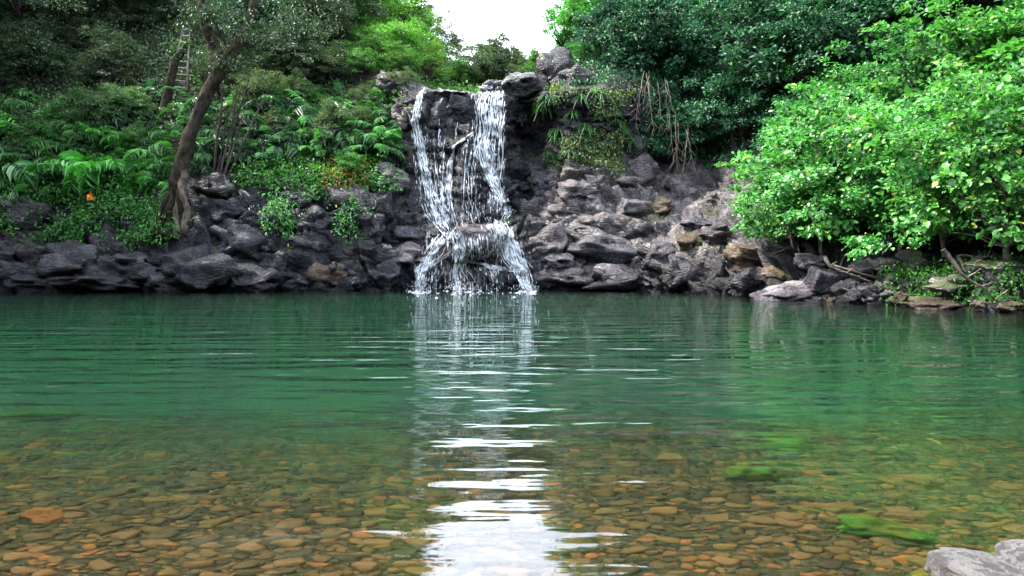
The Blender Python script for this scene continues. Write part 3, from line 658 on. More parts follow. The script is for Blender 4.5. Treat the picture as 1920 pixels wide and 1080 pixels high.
for name, path, ns, nth in STREAMS:
    W_ = [(*pxz(a, b), c * S40) for a, b, c in path]
    A = np.array(W_); seg = np.r_[0, np.cumsum(np.hypot(*(np.diff(A[:, :2], axis=0).T)))]; Lt = seg[-1]
    # soft sheet of water hugging the rock
    nl, nw = max(6, int(Lt / .09)), 13; G = np.zeros((nl, nw, 3)); E = np.zeros((nl, nw))
    for a_ in range(nl):
        t = Lt * a_ / (nl - 1); x = np.interp(t, seg, A[:, 0]); z = np.interp(t, seg, A[:, 1]); w = np.interp(t, seg, A[:, 2]) * 1.05
        dx = np.interp(min(t + .15, Lt), seg, A[:, 0]) - np.interp(max(t - .15, 0), seg, A[:, 0]); dz = np.interp(min(t + .15, Lt), seg, A[:, 1]) - np.interp(max(t - .15, 0), seg, A[:, 1]); ll = math.hypot(dx, dz) + 1e-6
        for b_ in range(nw):
            u = 2 * b_ / (nw - 1) - 1; xx, zz = x + u * w * dz / -ll, z + u * w * dx / ll
            G[a_, b_] = (xx, face_y(xx, zz) - .06, zz); E[a_, b_] = (1 - abs(u) ** 1.6) * min(1, 8 * a_ / nl + .3, 8 * (nl - 1 - a_) / nl + .2)
    for _ in range(3):
        G[1:-1, :, 1] = np.minimum(G[1:-1, :, 1], .5 * (G[:-2, :, 1] + G[2:, :, 1])); G[:, 1:-1, 1] = np.minimum(G[:, 1:-1, 1], .5 * (G[:, :-2, 1] + G[:, 2:, 1]))
    G -= np.array(wf.location); I, J = np.meshgrid(np.arange(nl - 1), np.arange(nw - 1), indexing='ij')
    ms = mesh_np('sheet', G.reshape(-1, 3), np.stack([I * nw + J, I * nw + J + 1, (I + 1) * nw + J + 1, (I + 1) * nw + J], -1).reshape(-1, 4), (M['veil'],), True)
    ae = ms.attributes.new('edge', 'FLOAT', 'POINT'); ae.data.foreach_set('value', (E * (1.65 if ns > 1200 else .42 if 'veil' in name else .55 if name in ('middle curtain', 'drip sheet', 'lower right fan') else .85)).astype(np.float32).ravel())
    link('sheet', ms, wf)
    C, D, Wd, Ln = [], [], [], []
    # braided centre lines: streaks gather into strands instead of an even spray
    strands = RNG.uniform(-1, 1, max(5, int(ns / 60)))
    for i in range(int(ns * (.18 if 'veil' in name or name in ('middle curtain', 'drip sheet') else .24))):
        t = random.random() * Lt
        x = np.interp(t, seg, A[:, 0]); z = np.interp(t, seg, A[:, 1]); w = np.interp(t, seg, A[:, 2])
        t2 = min(t + .12, Lt); t1 = max(t - .12, 0)
        dx = np.interp(t2, seg, A[:, 0]) - np.interp(t1, seg, A[:, 0]); dz = np.interp(t2, seg, A[:, 1]) - np.interp(t1, seg, A[:, 1])
        st_ = strands[random.randrange(len(strands))]
        u = st_ + .18 * noise.noise((st_ * 9, t * 1.4, 0)) * 2 + random.gauss(0, .2)
        ll = math.hypot(dx, dz) + 1e-6
        xx, zz = x + u * w * (-dz / ll) * -1, z + u * w * (dx / ll)
        y = face_y(xx, zz); y2 = face_y(xx + dx / ll * .1, zz + dz / ll * .1)
        dy = max(-.12, min(.12, y2 - y))
        C.append((xx, y - random.uniform(.02, .16), zz)); D.append((dx / ll, dy * 6, dz / ll))
        big = random.random() < .25
        Wd.append(random.uniform(.006, .014) if not big else random.uniform(.012, .024)); Ln.append(random.uniform(.06, .26) * (1.3 if big else 1))
    V, Fc = streaks(np.array(C), np.array(D), np.array(Wd), np.array(Ln))
    V -= np.array(wf.location)
    o = link(name.split()[-1] if name.split()[-1] != 'sheet' else 'spray', mesh_np(name, V, Fc, (M['foam'],), True), wf); o['kind'] = 'stuff'
    if nth:
        tb = Tubes()
        for k_ in range(nth // 2):
            u0 = random.gauss(0, .5); a = random.uniform(0, .5) * Lt; b = min(Lt, a + random.uniform(.25, .7) * Lt); pts = []
            for t in np.arange(a, b, .16):
                x = np.interp(t, seg, A[:, 0]); z = np.interp(t, seg, A[:, 1]); w = np.interp(t, seg, A[:, 2])
                u = u0 + .35 * noise.noise((u0 * 11, t * .9, 4)); pts.append((x + u * w, 0, z))
            pts = [(x, face_y(x, z) - .07, z) for x, _, z in pts]
            if len(pts) > 3:
                yy = np.array([q[1] for q in pts]); yy[1:-1] = np.minimum(yy[1:-1], .5 * (yy[:-2] + yy[2:]))
                pts = [(q[0] - wf.location.x, y - wf.location.y, q[2]) for q, y in zip(pts, yy)]
                r0 = random.uniform(.006, .016); tb.add(pts, [r0 * .5, r0, r0 * 1.1, r0 * .4], 5, .5, k_)
        if tb.V:
            o = link('strand', tb.mesh('strand', M['foam']), wf); o['kind'] = 'stuff'
# spray and foam where the streams strike the pool
C, D, Wd, Ln = [], [], [], []
for i in range(520):
    px = random.choice([random.gauss(788, 9), random.gauss(862, 13), random.gauss(990, 12), random.gauss(885, 50)])
    if i < 440: y = 39.2 - abs(random.gauss(0, .35)); z = abs(random.gauss(0, .22)); ln = random.uniform(.012, .035)
    else: y = 39.0 - abs(random.gauss(0, 3.0)); z = random.uniform(-.012, .012); ln = random.uniform(.03, .12)
    C.append(((px - CX) / F * y, y, z)); D.append((random.uniform(-1, 1), 0, random.uniform(-.3, .3) if i < 440 else 0)); Wd.append(random.uniform(.008, .02)); Ln.append(ln)
V, Fc = streaks(np.array(C), np.array(D), np.array(Wd), np.array(Ln)); V -= np.array(wf.location)
o = link('foam', mesh_np('foam', V, Fc, (M['foam'],), True), wf); o['kind'] = 'stuff'

# ------------------------------------------------------------------ trees and shrubs
def make_tree(seed, H, Rr, nclus, nleaf, leaf, mat, wid=.5, trunk=.14, flat=.42, base=.35, limbs=26, rc=.24, upw=.7, droop=.2, bark='bark', lowz=-.55):
    rg = np.random.default_rng(seed); random.seed(seed)
    c = unit(rg.normal(size=(nclus, 3))); c[:, 2] = np.where(c[:, 2] < lowz, -c[:, 2], c[:, 2])
    rad = rg.uniform(.25, 1, (nclus, 1)) ** .45 * rg.uniform(.75, 1.12, (nclus, 1))
    rad *= np.array([[1 + .85 * noise.noise(Vector(q) * 2.1 + Vector((seed * 2.3, 0, 0)))] for q in c]); rad = np.where(rg.random((nclus, 1)) < .08, rad * 1.3, rad)
    cc = c * rad * np.array((Rr, Rr, H * flat)) + np.array((0, 0, H * (1 - flat)))
    cc[:, 2] = np.maximum(cc[:, 2], H * base * .6)
    out = unit(cc - np.array((0, 0, H * (1 - flat) * .8)))
    r = rc * Rr * rg.uniform(.6, 1.35, nclus)
    idx = np.repeat(np.arange(nclus), nleaf); n = len(idx)
    off = rg.normal(size=(n, 3)) * .5; off[:, 2] *= .55
    C = cc[idx] + off * r[idx, None]
    N = unit(upw * np.array((0, 0, 1.)) + .55 * out[idx] + .55 * rg.normal(size=(n, 3)))
    D = unit(out[idx] * .6 + off * .6 + rg.normal(size=(n, 3)) * .6 + np.array((0, 0, -droop)))
    S = leaf * rg.uniform(.65, 1.3, n) * rg.uniform(.55, 1.55, nclus)[idx]
    V, Q = leaves_mesh(C, D, N, S, wid)
    crown = mesh_np('crown', V, Q, (M[mat],))
    tb = Tubes(); ht = H * max(base, .2)
    tr = wobble_line((0, 0, -.6), (rg.normal() * .12 * H, rg.normal() * .08 * H, ht + .25 * H), 9, .12, seed)
    tb.add(tr, [trunk * 1.5, trunk, trunk * .75, trunk * .45], 8, .25, seed)
    for i in range(min(limbs, nclus)):
        s = tr[rg.integers(3, 9)]
        tb.add(wobble_line(s, cc[i], 6, .18, seed + i, .03), [trunk * .4, trunk * .22, .012], 6)
    return crown, tb.mesh('trunk', M[bark])
TREES = {
 'broad': [make_tree(20 + i, 6.0, 3.0, 170, 62, .20, 'leaf_dark', .62, .17, .47, .12, rc=.17) for i in range(4)],
 'fine': [make_tree(30 + i, 5.5, 2.6, 170, 62, .15, 'leaf_olive', .5, .13, .48, .08, rc=.18) for i in range(3)],
 'mid': [make_tree(40 + i, 5.5, 2.6, 170, 60, .17, 'leaf_mid', .55, .14, .48, .08, rc=.18) for i in range(3)],
 'hau': [make_tree(50 + i, 5.0, 2.7, 250, 60, .135, 'leaf_bright', .85, .07, .54, .02, 60, .125, .9, .3, 'pale_bark', -.65) for i in range(4)],
 'far': [make_tree(60 + i, 7.0, 3.4, 90, 60, .28, 'leaf_olive', .5, .16, .32, .5, 40, .2) for i in range(2)],
}
random.seed(99)
def plant_tree(kind, px, py, hpx, label, cat='tree', tint=(1, 1, 1), group=None, name='tree', wide=1.0, Y=60):
    p, n = hit(px, py, Y); s = p.y / F * hpx
    crown, trunk = random.choice(TREES[kind]); Hn = max(v.co.z for v in crown.vertices)
    e = link(name, None, None, p - Vector((0, 0, .15)), (0, 0, random.uniform(0, 6.28))); k = s / Hn
    e.scale = (k * wide, k * wide, k)
    c = link('crown', crown, e); t = link('trunk', trunk, e)
    v = random.uniform(.7, 1.35); c.color = (tint[0] * v, tint[1] * v, tint[2] * v, 1)
    tag(e, label, cat, group); return e
TR = [
 # skyline, left ridge to the valley
 ('mid', 742, 75, 150, 'green tree highest on the left ridge beside the open sky', (1.1, 1.2, .8), 1.1),
 ('fine', 795, 95, 110, 'olive tree with reddish tips on the left skyline', (1.3, 1.0, .7), 1.1),
 ('fine', 838, 130, 95, 'grey-green tree at the foot of the left ridge skyline', (1, 1, 1), 1.1),
 ('mid', 800, 160, 95, 'yellow-tinged tree just above the left end of the lip', (1.3, 1.2, .7), 1.1),
 ('mid', 750, 140, 110, 'bright green shrub tree above the left corner of the falls', (1.2, 1.5, .7), 1.1),
 ('mid', 862, 168, 62, 'rounded green bush right above the waterfall lip', (1.1, 1.3, .8), 1.4),
 ('mid', 905, 165, 42, 'low yellow-green bush on the lip beside the squared purple rock', (1.5, 1.3, .8), 1.6),
 ('far', 925, 160, 92, 'flat-topped grey-green tree far up the valley', (.9, 1, 1), 1.2),
 ('fine', 905, 168, 82, 'grey-green bushy tree below the flat-topped far tree', (.9, 1, .95), 1.5),
 ('fine', 945, 166, 78, 'dark bushy tree filling the bottom of the sky gap', (.75, .85, .95), 1.6),
 ('fine', 990, 150, 62, 'olive bush at the lowest point of the skyline', (.9, 1, .9), 1.6),
 ('fine', 970, 150, 60, 'dark far bush behind the angular lip boulder', (.8, .9, 1.1), 1.5),
 ('mid', 1010, 140, 55, 'green far bush left of the egg-shaped boulder', (.9, 1.2, .8), 1.3),
 ('mid', 1060, 105, 110, 'bright green tree on the right skyline above the egg-shaped boulder', (.9, 1.5, .8), 1.0),
 ('mid', 1105, 80, 150, 'tall bright tree at the right edge of the open sky', (.9, 1.5, .8), 1.0),
 # left slope
 ('mid', 690, 70, 140, 'bright yellow-green tree on the left hillside', (1.3, 1.5, .7), 1.1),
 ('fine', 640, 70, 150, 'grey-leaved tree high on the left hillside', (.9, 1, 1), 1.2),
 ('fine', 585, 100, 150, 'dense dark small-leaved tree above the left ferns', (.8, .9, .9), 1.2),
 ('fine', 530, 150, 150, 'dark small-leaved tree behind the thin bare stems', (.7, .85, .9), 1.2),
 ('broad', 470, 110, 170, 'dark tree behind the fork of the leaning trunk', (.7, .8, .9), 1.1),
 ('broad', 250, 60, 170, 'dark canopy tree above the ladder', (.55, .7, .9), 1.2),
 ('fine', 150, 100, 180, 'dark bushy tree high above the left bank', (.6, .8, .8), 1.3),
 ('broad', 40, 70, 180, 'near-black tree in the top left corner', (.45, .6, .7), 1.3),
 ('fine', 60, 170, 130, 'dark bush below the top left corner', (.7, .9, .8), 1.3),
 ('fine', 210, 170, 120, 'dark bush left of the ladder foot', (.7, .85, .8), 1.2),
 ('fine', 630, 165, 90, 'low dark bush beside the blue-shadowed outcrop', (.8, 1, .8), 1.3),
 ('mid', 680, 150, 70, 'light green bush on the left hillside outcrops', (1, 1.3, .8), 1.2),
 # right slope
 ('broad', 1160, 120, 150, 'dark blue-green tree behind the leaning pale boulder', (.8, .95, 1.1), 1.1),
 ('broad', 1215, 140, 170, 'dark tree over the hanging roots', (.75, .95, .95), 1.1),
 ('broad', 1275, 200, 200, 'dark tree over the hollow right of the hanging roots', (.75, .95, 1.1), 1.1),
 ('broad', 1250, 60, 160, 'dark tree high behind the hanging roots', (.75, .95, .95), 1.2),
 ('broad', 1340, 120, 190, 'large dark tree in the upper right middle', (.8, 1.05, .95), 1.1),
 ('broad', 1380, 280, 190, 'dark leafy tree leaning out above the hollow', (.85, 1.1, 1.1), 1.1),
 ('broad', 1440, 180, 210, 'dark tree behind the tip of the bright shrubs', (.8, 1.05, .95), 1.2),
 ('broad', 1530, 200, 220, 'deep green tree above the bright shrub line', (.75, 1, 1.0), 1.2),
 ('mid', 1560, 60, 170, 'lighter tree near the top of the right slope', (.7, 1.1, .9), 1.2),
 ('broad', 1450, 30, 170, 'shadowed tree at the top of the right slope', (.7, .95, .95), 1.3),
 ('broad', 1660, 120, 230, 'dark tree behind the right shrubs, below the top edge', (.75, 1, 1), 1.2),
 ('broad', 1790, 90, 260, 'dark tall tree behind the rightmost shrubs', (.8, 1.1, .9), 1.2),
 ('mid', 1330, 10, 120, 'green crown touching the top edge right of the sky', (.7, 1.2, .9), 1.2),
 ('mid', 1190, 30, 110, 'green tree on the top edge beside the skyline tree', (.7, 1.2, .9), 1.2),
 ('mid', 1890, 30, 260, 'light green tree in the top right corner', (.8, 1.5, .8), 1.2),
]
for kind, px, py, h, lab, tint, wd in TR: plant_tree(kind, px, py, h, lab, 'tree', tint, wide=wd)
HAU = [
 (1492, 455, 195, 'bright shrub at the left tip of the shrub row, above the trickling ledge', (1, 1, 1), 1.0),
 (1545, 462, 285, 'bright shrub with round leaves behind the fallen branch', (1, 1, 1), 1.05),
 (1600, 455, 300, 'bright round-leaved shrub in the middle of the shrub row', (1, 1.05, .9), 1.05),
 (1690, 462, 310, 'bright shrub above the dark shaded rock', (.95, 1, 1), 1.05),
 (1780, 480, 335, 'bright shrub with bare trunks reaching the right bank', (1, 1.05, 1), 1.05),
 (1885, 485, 390, 'tall bright shrub at the right edge', (1.1, 1.15, .9), 1.05),
 (1600, 330, 230, 'bright shrub higher on the slope behind the row', (.8, .9, .9), 1.1),
 (1740, 330, 280, 'bright shrub high behind the dark gap', (.8, .9, .9), 1.1),
 (1880, 300, 330, 'bright shrub highest at the right edge', (1.1, 1.2, .9), 1.1),
 (1535, 390, 160, 'small bright shrub hanging by the dark hollow', (.9, 1, 1), 1.1),
 (1990, 470, 420, 'bright shrub mostly beyond the right edge', (1.1, 1.2, .9), 1.1),
]
THICK = [  # bushes of the thickets: kind, x range, y range, count, height px, label, tint
 ('fine', (-40, 330), (20, 190), 26, (60, 110), 'dark bush in the thicket above the left bank', (.85, 1.0, 1.0)),
 ('fine', (380, 660), (40, 185), 26, (60, 100), 'grey-green bush in the thicket behind the leaning tree', (.9, 1, .95)),
 ('mid', (640, 800), (30, 150), 18, (50, 90), 'light green bush on the sunny left hillside', (1.1, 1.4, .75)),
 ('fine', (800, 1010), (130, 165), 9, (30, 55), 'small bush up the valley behind the lip', (1, 1.1, .9)),
 ('mid', (1080, 1200), (30, 125), 9, (50, 90), 'green bush on the slope above the right cliff', (.7, 1.2, .9)),
 ('broad', (1190, 1460), (30, 330), 20, (80, 130), 'dark blue-green bush in the thicket over the hollow', (.75, 1.0, 1.0)),
 ('broad', (1430, 1960), (-20, 330), 26, (100, 170), 'deep green bush in the thicket behind the bright shrubs', (1.0, 1.5, 1.0)),
 ('mid', (0, 320), (225, 370), 16, (36, 66), 'leafy bush among the feathery plants of the left bank', (.8, 1.5, .8)),
 ('mid', (440, 730), (190, 330), 18, (34, 62), 'leafy bush among the feathery plants left of the falls', (.9, 1.4, .9)),
 ('fine', (0, 300), (190, 330), 12, (60, 110), 'tall dim bush rising from the left bank plants', (.9, 1.3, .95)),
 ('fine', (380, 720), (150, 290), 14, (60, 100), 'tall olive bush on the slope left of the falls', (1.0, 1.15, .95)),
 ('fine', (700, 765), (120, 175), 6, (30, 50), 'dark bush over the outcrop at the left corner of the falls', (1, 1.1, .9)),
 ('mid', (1200, 1560), (20, 240), 14, (50, 90), 'lighter leafy spray among the dark trees of the right slope', (.8, 1.7, 1.0)),
 ('hau', (1440, 1900), (40, 260), 9, (60, 110), 'bright bush high in the right thicket', (.8, 1.0, .8)),
]
def where(lab, x, x0, x1, y, y0, y1):
    h = ('left', 'middle', 'right')[min(2, int(3 * (x - x0) / (x1 - x0)))]; v = 'upper' if y < (y0 + y1) / 2 else 'lower'
    return f'{lab}, {v} {h} of it'
for kind, (x0, x1), (y0, y1), n, (h0, h1), lab, tint in THICK:
    for i in range(n):
        x_, y_ = random.uniform(x0, x1), random.uniform(y0, y1)
        if 270 < x_ < 395 and y_ > 50: x_ = random.choice((random.uniform(200, 268), random.uniform(400, 440))); x_ = min(max(x_, x0), x1)
        if 270 < x_ < 395 and y_ > 50: continue
        plant_tree(kind, x_, y_, random.uniform(h0, h1), where(lab, x_, x0, x1, y_, y0, y1), 'bush', tint, lab.replace(' bush ', ' bushes ').replace(' spray ', ' sprays '), 'bush', 1.15)
for x_, y_, h_, lab in ((-38, 33, 17, 'tall dark tree added for shade beyond the left edge, nearest the water'), (-41.5, 39, 18, 'tall dark tree added for shade beyond the left edge, behind the nearest one'), (-35, 27, 16, 'tall dark tree added for shade beyond the left edge, furthest from the falls'), (-41, 45, 13, 'dark tree added for shade beyond the left edge, behind the feathery plants')):  # unseen trees added to throw shade on the left bank
    e = plant_tree('broad', 100, 300, 100, lab, 'tree', (.6, .75, .85), None, 'tree', 1.0)
    e.location = (x_, y_, ground_z(x_, y_) - .3); e.scale = (h_ / 6, h_ / 6, h_ / 6)
for px, py, h, lab, tint, wd in HAU: plant_tree('hau', px, py, h, lab, 'shrub', tint, 'bright shrubs overhanging the right bank', 'shrub', wd)

def dense(pts, n):
    A = np.array([tuple(p) for p in pts]); B_ = np.stack([np.interp(np.linspace(0, len(A) - 1, n), np.arange(len(A)), A[:, k]) for k in range(3)], 1)
    for _ in range(4): B_[1:-1] = .25 * B_[:-2] + .5 * B_[1:-1] + .25 * B_[2:]
    return B_
# leaning tree with stilt roots on the left bank
tb = Tubes(); b0 = hit(330, 428)[0]; Yt = b0.y
P1 = [at(x, y, Yt + d) for x, y, d in ((324, 400, .5), (327, 372, .2), (332, 345, 0), (340, 310, 0), (350, 270, .1), (366, 225, .2), (388, 175, .3), (408, 140, .4), (420, 120, .5))]
tb.add(dense(P1, 44), [.22, .30, .42, .39, .35, .33, .32, .32, .36], 12, .32, 1)
tb.add([at(x, y, Yt + .5) for x, y in ((416, 130), (404, 95), (390, 60), (380, 20), (376, -40))], [.38, .32, .28, .25, .2], 8, .4, 2)
tb.add([at(x, y, Yt + .5 + k * .3) for k, (x, y) in enumerate(((420, 125), (440, 95), (462, 55), (474, 15), (484, -40)))], [.34, .29, .25, .22, .2], 8, .4, 3)
tb.add([at(x, y, Yt + .2) for x, y in ((432, 98), (415, 65), (398, 35), (390, 10))], [.10, .07, .06, .05], 6, .2, 4)
roots = []
for x, y, x2, y2, r_, mt in ((342, 318, 349, 428, .19, 'lit_root_bark'), (329, 350, 318, 434, .19, 'mossy_bark'), (332, 352, 327, 436, .14, 'lit_root_bark'), (322, 362, 296, 430, .14, 'mossy_bark'), (324, 366, 308, 438, .10, 'mossy_bark'), (338, 345, 336, 434, .13, 'mossy_bark')):
    e = hit(x2, y2)[0]; e.y = Yt - .5; e = Vector((e.x, e.y, e.z - .3)); t2 = Tubes()
    t2.add(wobble_line(at(x, y, Yt - .12), e, 12, .28, x2), [r_ * 1.5, r_, r_ * .9, r_ * 1.0, r_ * 1.4], 8, .45, x2)
    roots.append((t2, mt))
lt = link('leaning_tree', None, None, b0)
tm = tb.mesh('trunk', M['mossy_bark']); tm.transform(Matrix.Translation(-b0)); link('trunk', tm, lt)
for t2, mt in roots: rm = t2.mesh('root', M[mt]); rm.transform(Matrix.Translation(-b0)); link('root', rm, lt)
rg = np.random.default_rng(5); cl = []
for i in range(70):
    x, y = random.uniform(330, 640), random.uniform(-120, 70)
    cl.append(at(x, y + .12 * abs(x - 470), Yt + random.uniform(-1.5, 2.5)) - b0)
for i in range(16): cl.append(at(random.uniform(375, 470), random.uniform(20, 135), Yt + random.uniform(-.9, .6)) - b0)
cl = np.array([tuple(v) for v in cl]); idx = np.repeat(np.arange(len(cl)), 55); n = len(idx)
off = rg.normal(size=(n, 3)) * np.array((.5, .5, .28))
V, Q = leaves_mesh(cl[idx] + off, unit(rg.normal(size=(n, 3)) + np.array((0, 0, -.4))), unit(rg.normal(size=(n, 3)) * .5 + np.array((0, 0, 1))), .2 * rg.uniform(.6, 1.3, n), .5)
c = link('crown', mesh_np('crown', V, Q, (M['leaf_olive'],)), lt); c.color = (.5, .65, .65, 1)
tag(lt, 'leaning dark tree with stilt roots and a forked trunk on the left bank', 'tree')

# broken mossy trunk beside the ladder
tb = Tubes(); bt = hit(308, 222)[0]; Yb = bt.y
tb.add([at(x, y, Yb) for x, y in ((306, 235), (311, 195), (318, 160), (324, 130), (327, 112))], [.30, .28, .26, .26, .28], 8, .25, 9)
tb.add([at(x, y, Yb) for x, y in ((325, 118), (335, 106), (345, 92), (354, 76))], [.22, .22, .20, .12], 8, .3, 10)
tm = tb.mesh('trunk', M['mossy_bark']); tm.transform(Matrix.Translation(-bt))
st = link('dead_tree', None, None, bt); link('trunk', tm, st)
V, Q = leaves_mesh(np.array([tuple(at(random.gauss(338, 14), random.gauss(95, 14), Yb - .2) - bt) for _ in range(160)]), rg.normal(size=(160, 3)), rg.normal(size=(160, 3)) * .5 + np.array((0, 0, 1)), .18 * rg.uniform(.6, 1.2, 160), .5)
link('crown', mesh_np('moss_leaves', V, Q, (M['leaf_mid'],)), st)
tag(st, 'dark broken mossy trunk with an elbow beside the ladder', 'tree')

# ladder on the slope behind
Yl = hit(345, 175)[0].y - .4
ld = link('ladder', None, None, at(338, 168, Yl)); b0 = ld.location.copy()
def lp(x, y): return at(x, y, Yl + (168 - y) * .006) - b0
rails = ((343, 50, 319, 168), (356, 48, 350, 172))
for xa, ya, xb, yb in rails:
    tb = Tubes(); tb.add([lp(xa, ya), lp((xa + xb) / 2, (ya + yb) / 2), lp(xb, yb)], .055, 6); link('rail', tb.mesh('rail', M['wood']), ld)
for i in range(10):
    t = .05 + i * .1
    a = lp(343 - 24 * t, 50 + 118 * t); b = lp(356 - 6 * t, 48 + 124 * t + 0)
    tb = Tubes(); tb.add([a + (a - b) * .06, (a + b) / 2, b + (b - a) * .06], .042, 6); link('rung', tb.mesh('rung', M['wood']), ld)
tag(ld, 'pale wooden tapering ladder leaning on the dark left slope', 'ladder')

# thin bare stems near the leaning tree
for i, (xa, ya, xb, yb) in enumerate(((404, 322, 420, 150), (418, 325, 446, 160), (428, 322, 470, 130), (434, 320, 500, 175), (412, 320, 436, 190), (424, 328, 455, 215))):
    a = hit(xa, ya)[0]; tb = Tubes(); a2 = a - Vector((0, .5, .4)); b = at(xb, yb, a.y - .4)
    tb.add([q - a for q in wobble_line(a2, b, 9, .08, i + 40)], [.07, .06, .05, .03], 6, .2, i)
    for k_ in range(3):
        s = a2.lerp(b, .5 + .15 * k_); tb.add([q - a for q in wobble_line(s, s + Vector((random.uniform(-.8, .8), random.uniform(-.3, .1), random.uniform(.4, 1.0))), 6, .15, k_ + i)], [.03, .02, .012], 6)
    o = link('sapling', tb.mesh('sapling', M['bark']), None, a)
    tag(o, ['leftmost thin bare stem in the clump right of the leaning tree', 'second thin bare stem of the clump right of the leaning tree', 'tallest thin bare stem of the clump right of the leaning tree', 'thin bare stem leaning furthest towards the falls', 'short thin bare stem inside the clump by the leaning tree', 'shortest rightward stem of the clump by the leaning tree'][i], 'sapling', 'thin bare stems by the leaning tree')

# ------------------------------------------------------------------ drooping pinnate plants on the left bank
def frond_mesh(name, mat, n=9, L_=1.0, lf=.36, curl=.9, seed=0, wid=.2):
    rg = np.random.default_rng(seed); C, D, N, S = [], [], [], []
    tb = []; up = np.array((0, 0, 1.))
    ang = R(62); p = np.zeros(3); pts = [p.copy()]
    for i in range(n + 3):
        t = i / (n + 2); a = ang - curl * 1.9 * t
        d = np.array((math.cos(a), 0, math.sin(a))); p = p + d * L_ / (n + 3); pts.append(p.copy())
        if i >= 2:
            for s in (-1, 1):
                nn = np.array((-math.sin(a), 0, math.cos(a)))
                C.append(p.copy()); D.append(d * .55 + np.array((0, s * .9, 0)) + nn * -.25 + rg.normal(size=3) * .08); N.append(nn + rg.normal(size=3) * .15)
                S.append(lf * (1 - .45 * abs(t - .5) * 2) * rg.uniform(.85, 1.15))
    C.append(p); D.append(d); N.append(nn); S.append(lf * .8)
    V, Q = leaves_mesh(np.array(C), np.array(D), np.array(N), np.array(S), wid, .35)
    pts = np.array(pts); k = len(pts)
    r0 = .012; rv = np.concatenate([pts + np.array((0, r0, 0)), pts - np.array((0, r0, 0)), pts + np.array((0, 0, r0))])
    q = []
    for i in range(k - 1):
        for a, b in ((0, 1), (1, 2), (2, 0)): q.append((a * k + i, b * k + i, b * k + i + 1, a * k + i + 1))
    V2 = np.concatenate([V, rv]); Q2 = np.concatenate([Q, np.array(q) + len(V)])
    return mesh_np(name, V2, Q2, (M[mat],))
FR = [frond_mesh('frond', 'frond', 9, 1.0, .38, .85 + .12 * i, i) for i in range(4)] + [frond_mesh('frond', 'frond', 12, 1.35, .26, .7, 7, .16), frond_mesh('frond', 'frond', 5, .8, .55, 1.0, 8, .26), frond_mesh('frond', 'frond', 7, 1.1, .42, .5, 9, .18)]
def pinnate(px, py, size, label, group, tint, nf):
    p, n = hit(px, py); e = link('fern_plant', None, None, p + n * random.uniform(-.1, .25) + Vector((0, 0, random.uniform(-.2, .25))))
    e.rotation_euler = (n * random.uniform(.2, .9) + Vector((random.uniform(-.3, .3), 0, .8))).to_track_quat('Z', 'Y').to_euler()
    base = random.uniform(0, 6.28)
    for i in range(nf):
        o = link('frond', random.choice(FR), e)
        az = base + i * 6.283 / nf + random.uniform(-.3, .3)
        # fronds reach out of the slope, away from the rock
        o.rotation_euler = (random.uniform(-.3, .3), random.uniform(-.45, .4), az); s = size * random.uniform(.55, 1.3); o.scale = (s, s, s)
        v = random.uniform(.5, 1.5); o.color = (tint[0] * v, tint[1] * v, tint[2] * v, 1)
    tag(e, label, 'fern', group)
PZ = [
 ((0, 150), (200, 370), 26, 1.55, 'feathery drooping green plant massed at the left edge of the bank', 'feathery plants at the left edge', (1.0, 1.25, .8)),
 ((110, 310), (250, 370), 26, 1.35, 'bright feathery plant on the bank left of the leaning tree', 'feathery plants left of the leaning tree', (1.1, 1.5, .8)),
 ((180, 330), (180, 260), 14, 1.2, 'dim feathery plant on the slope below the ladder', 'feathery plants below the ladder', (.8, .9, .9)),
 ((370, 560), (205, 310), 40, 1.35, 'pale feathery plant behind the thin bare stems', 'feathery plants behind the bare stems', (1.0, 1.05, 1.1)),
 ((540, 735), (200, 300), 44, 1.3, 'feathery plant hanging on the slope left of the falls', 'feathery plants left of the falls', (1.0, 1.15, .95)),
]
for (x0, x1), (y0, y1), n, sz, lab, grp, tint in PZ:
    for i in range(n):
        x_, y_ = random.uniform(x0, x1), random.uniform(y0, y1)
        pinnate(x_, y_, sz * random.uniform(.6, 1.25), where(lab, x_, x0, x1, y_, y0, y1), grp, tint, random.randint(6, 10))

for px, py, sz, lab in ((58, 292, 2.3, 'big bright drooping frond plant at the far left'), (112, 318, 2.3, 'big bright frond plant above the withered orange frond, left of it'), (150, 335, 2.2, 'big bright frond plant right above the withered orange frond'), (205, 330, 2.2, 'big bright frond plant hanging lowest left of the leaning tree'), (20, 240, 2.5, 'large pale frond plant at the left edge'), (30, 330, 2.2, 'large dark frond plant low at the left edge'), (440, 245, 2.2, 'large pale frond plant behind the bare stems'), (610, 250, 2.2, 'large pale frond plant on the slope left of the falls'), (520, 280, 2.0, 'large pale frond plant above the green creeper')):
    pinnate(px, py, sz, lab, 'big frond plants', (1.3, 2.0, .9) if 'bright' in lab else (1.3, 1.4, 1.3), 9)
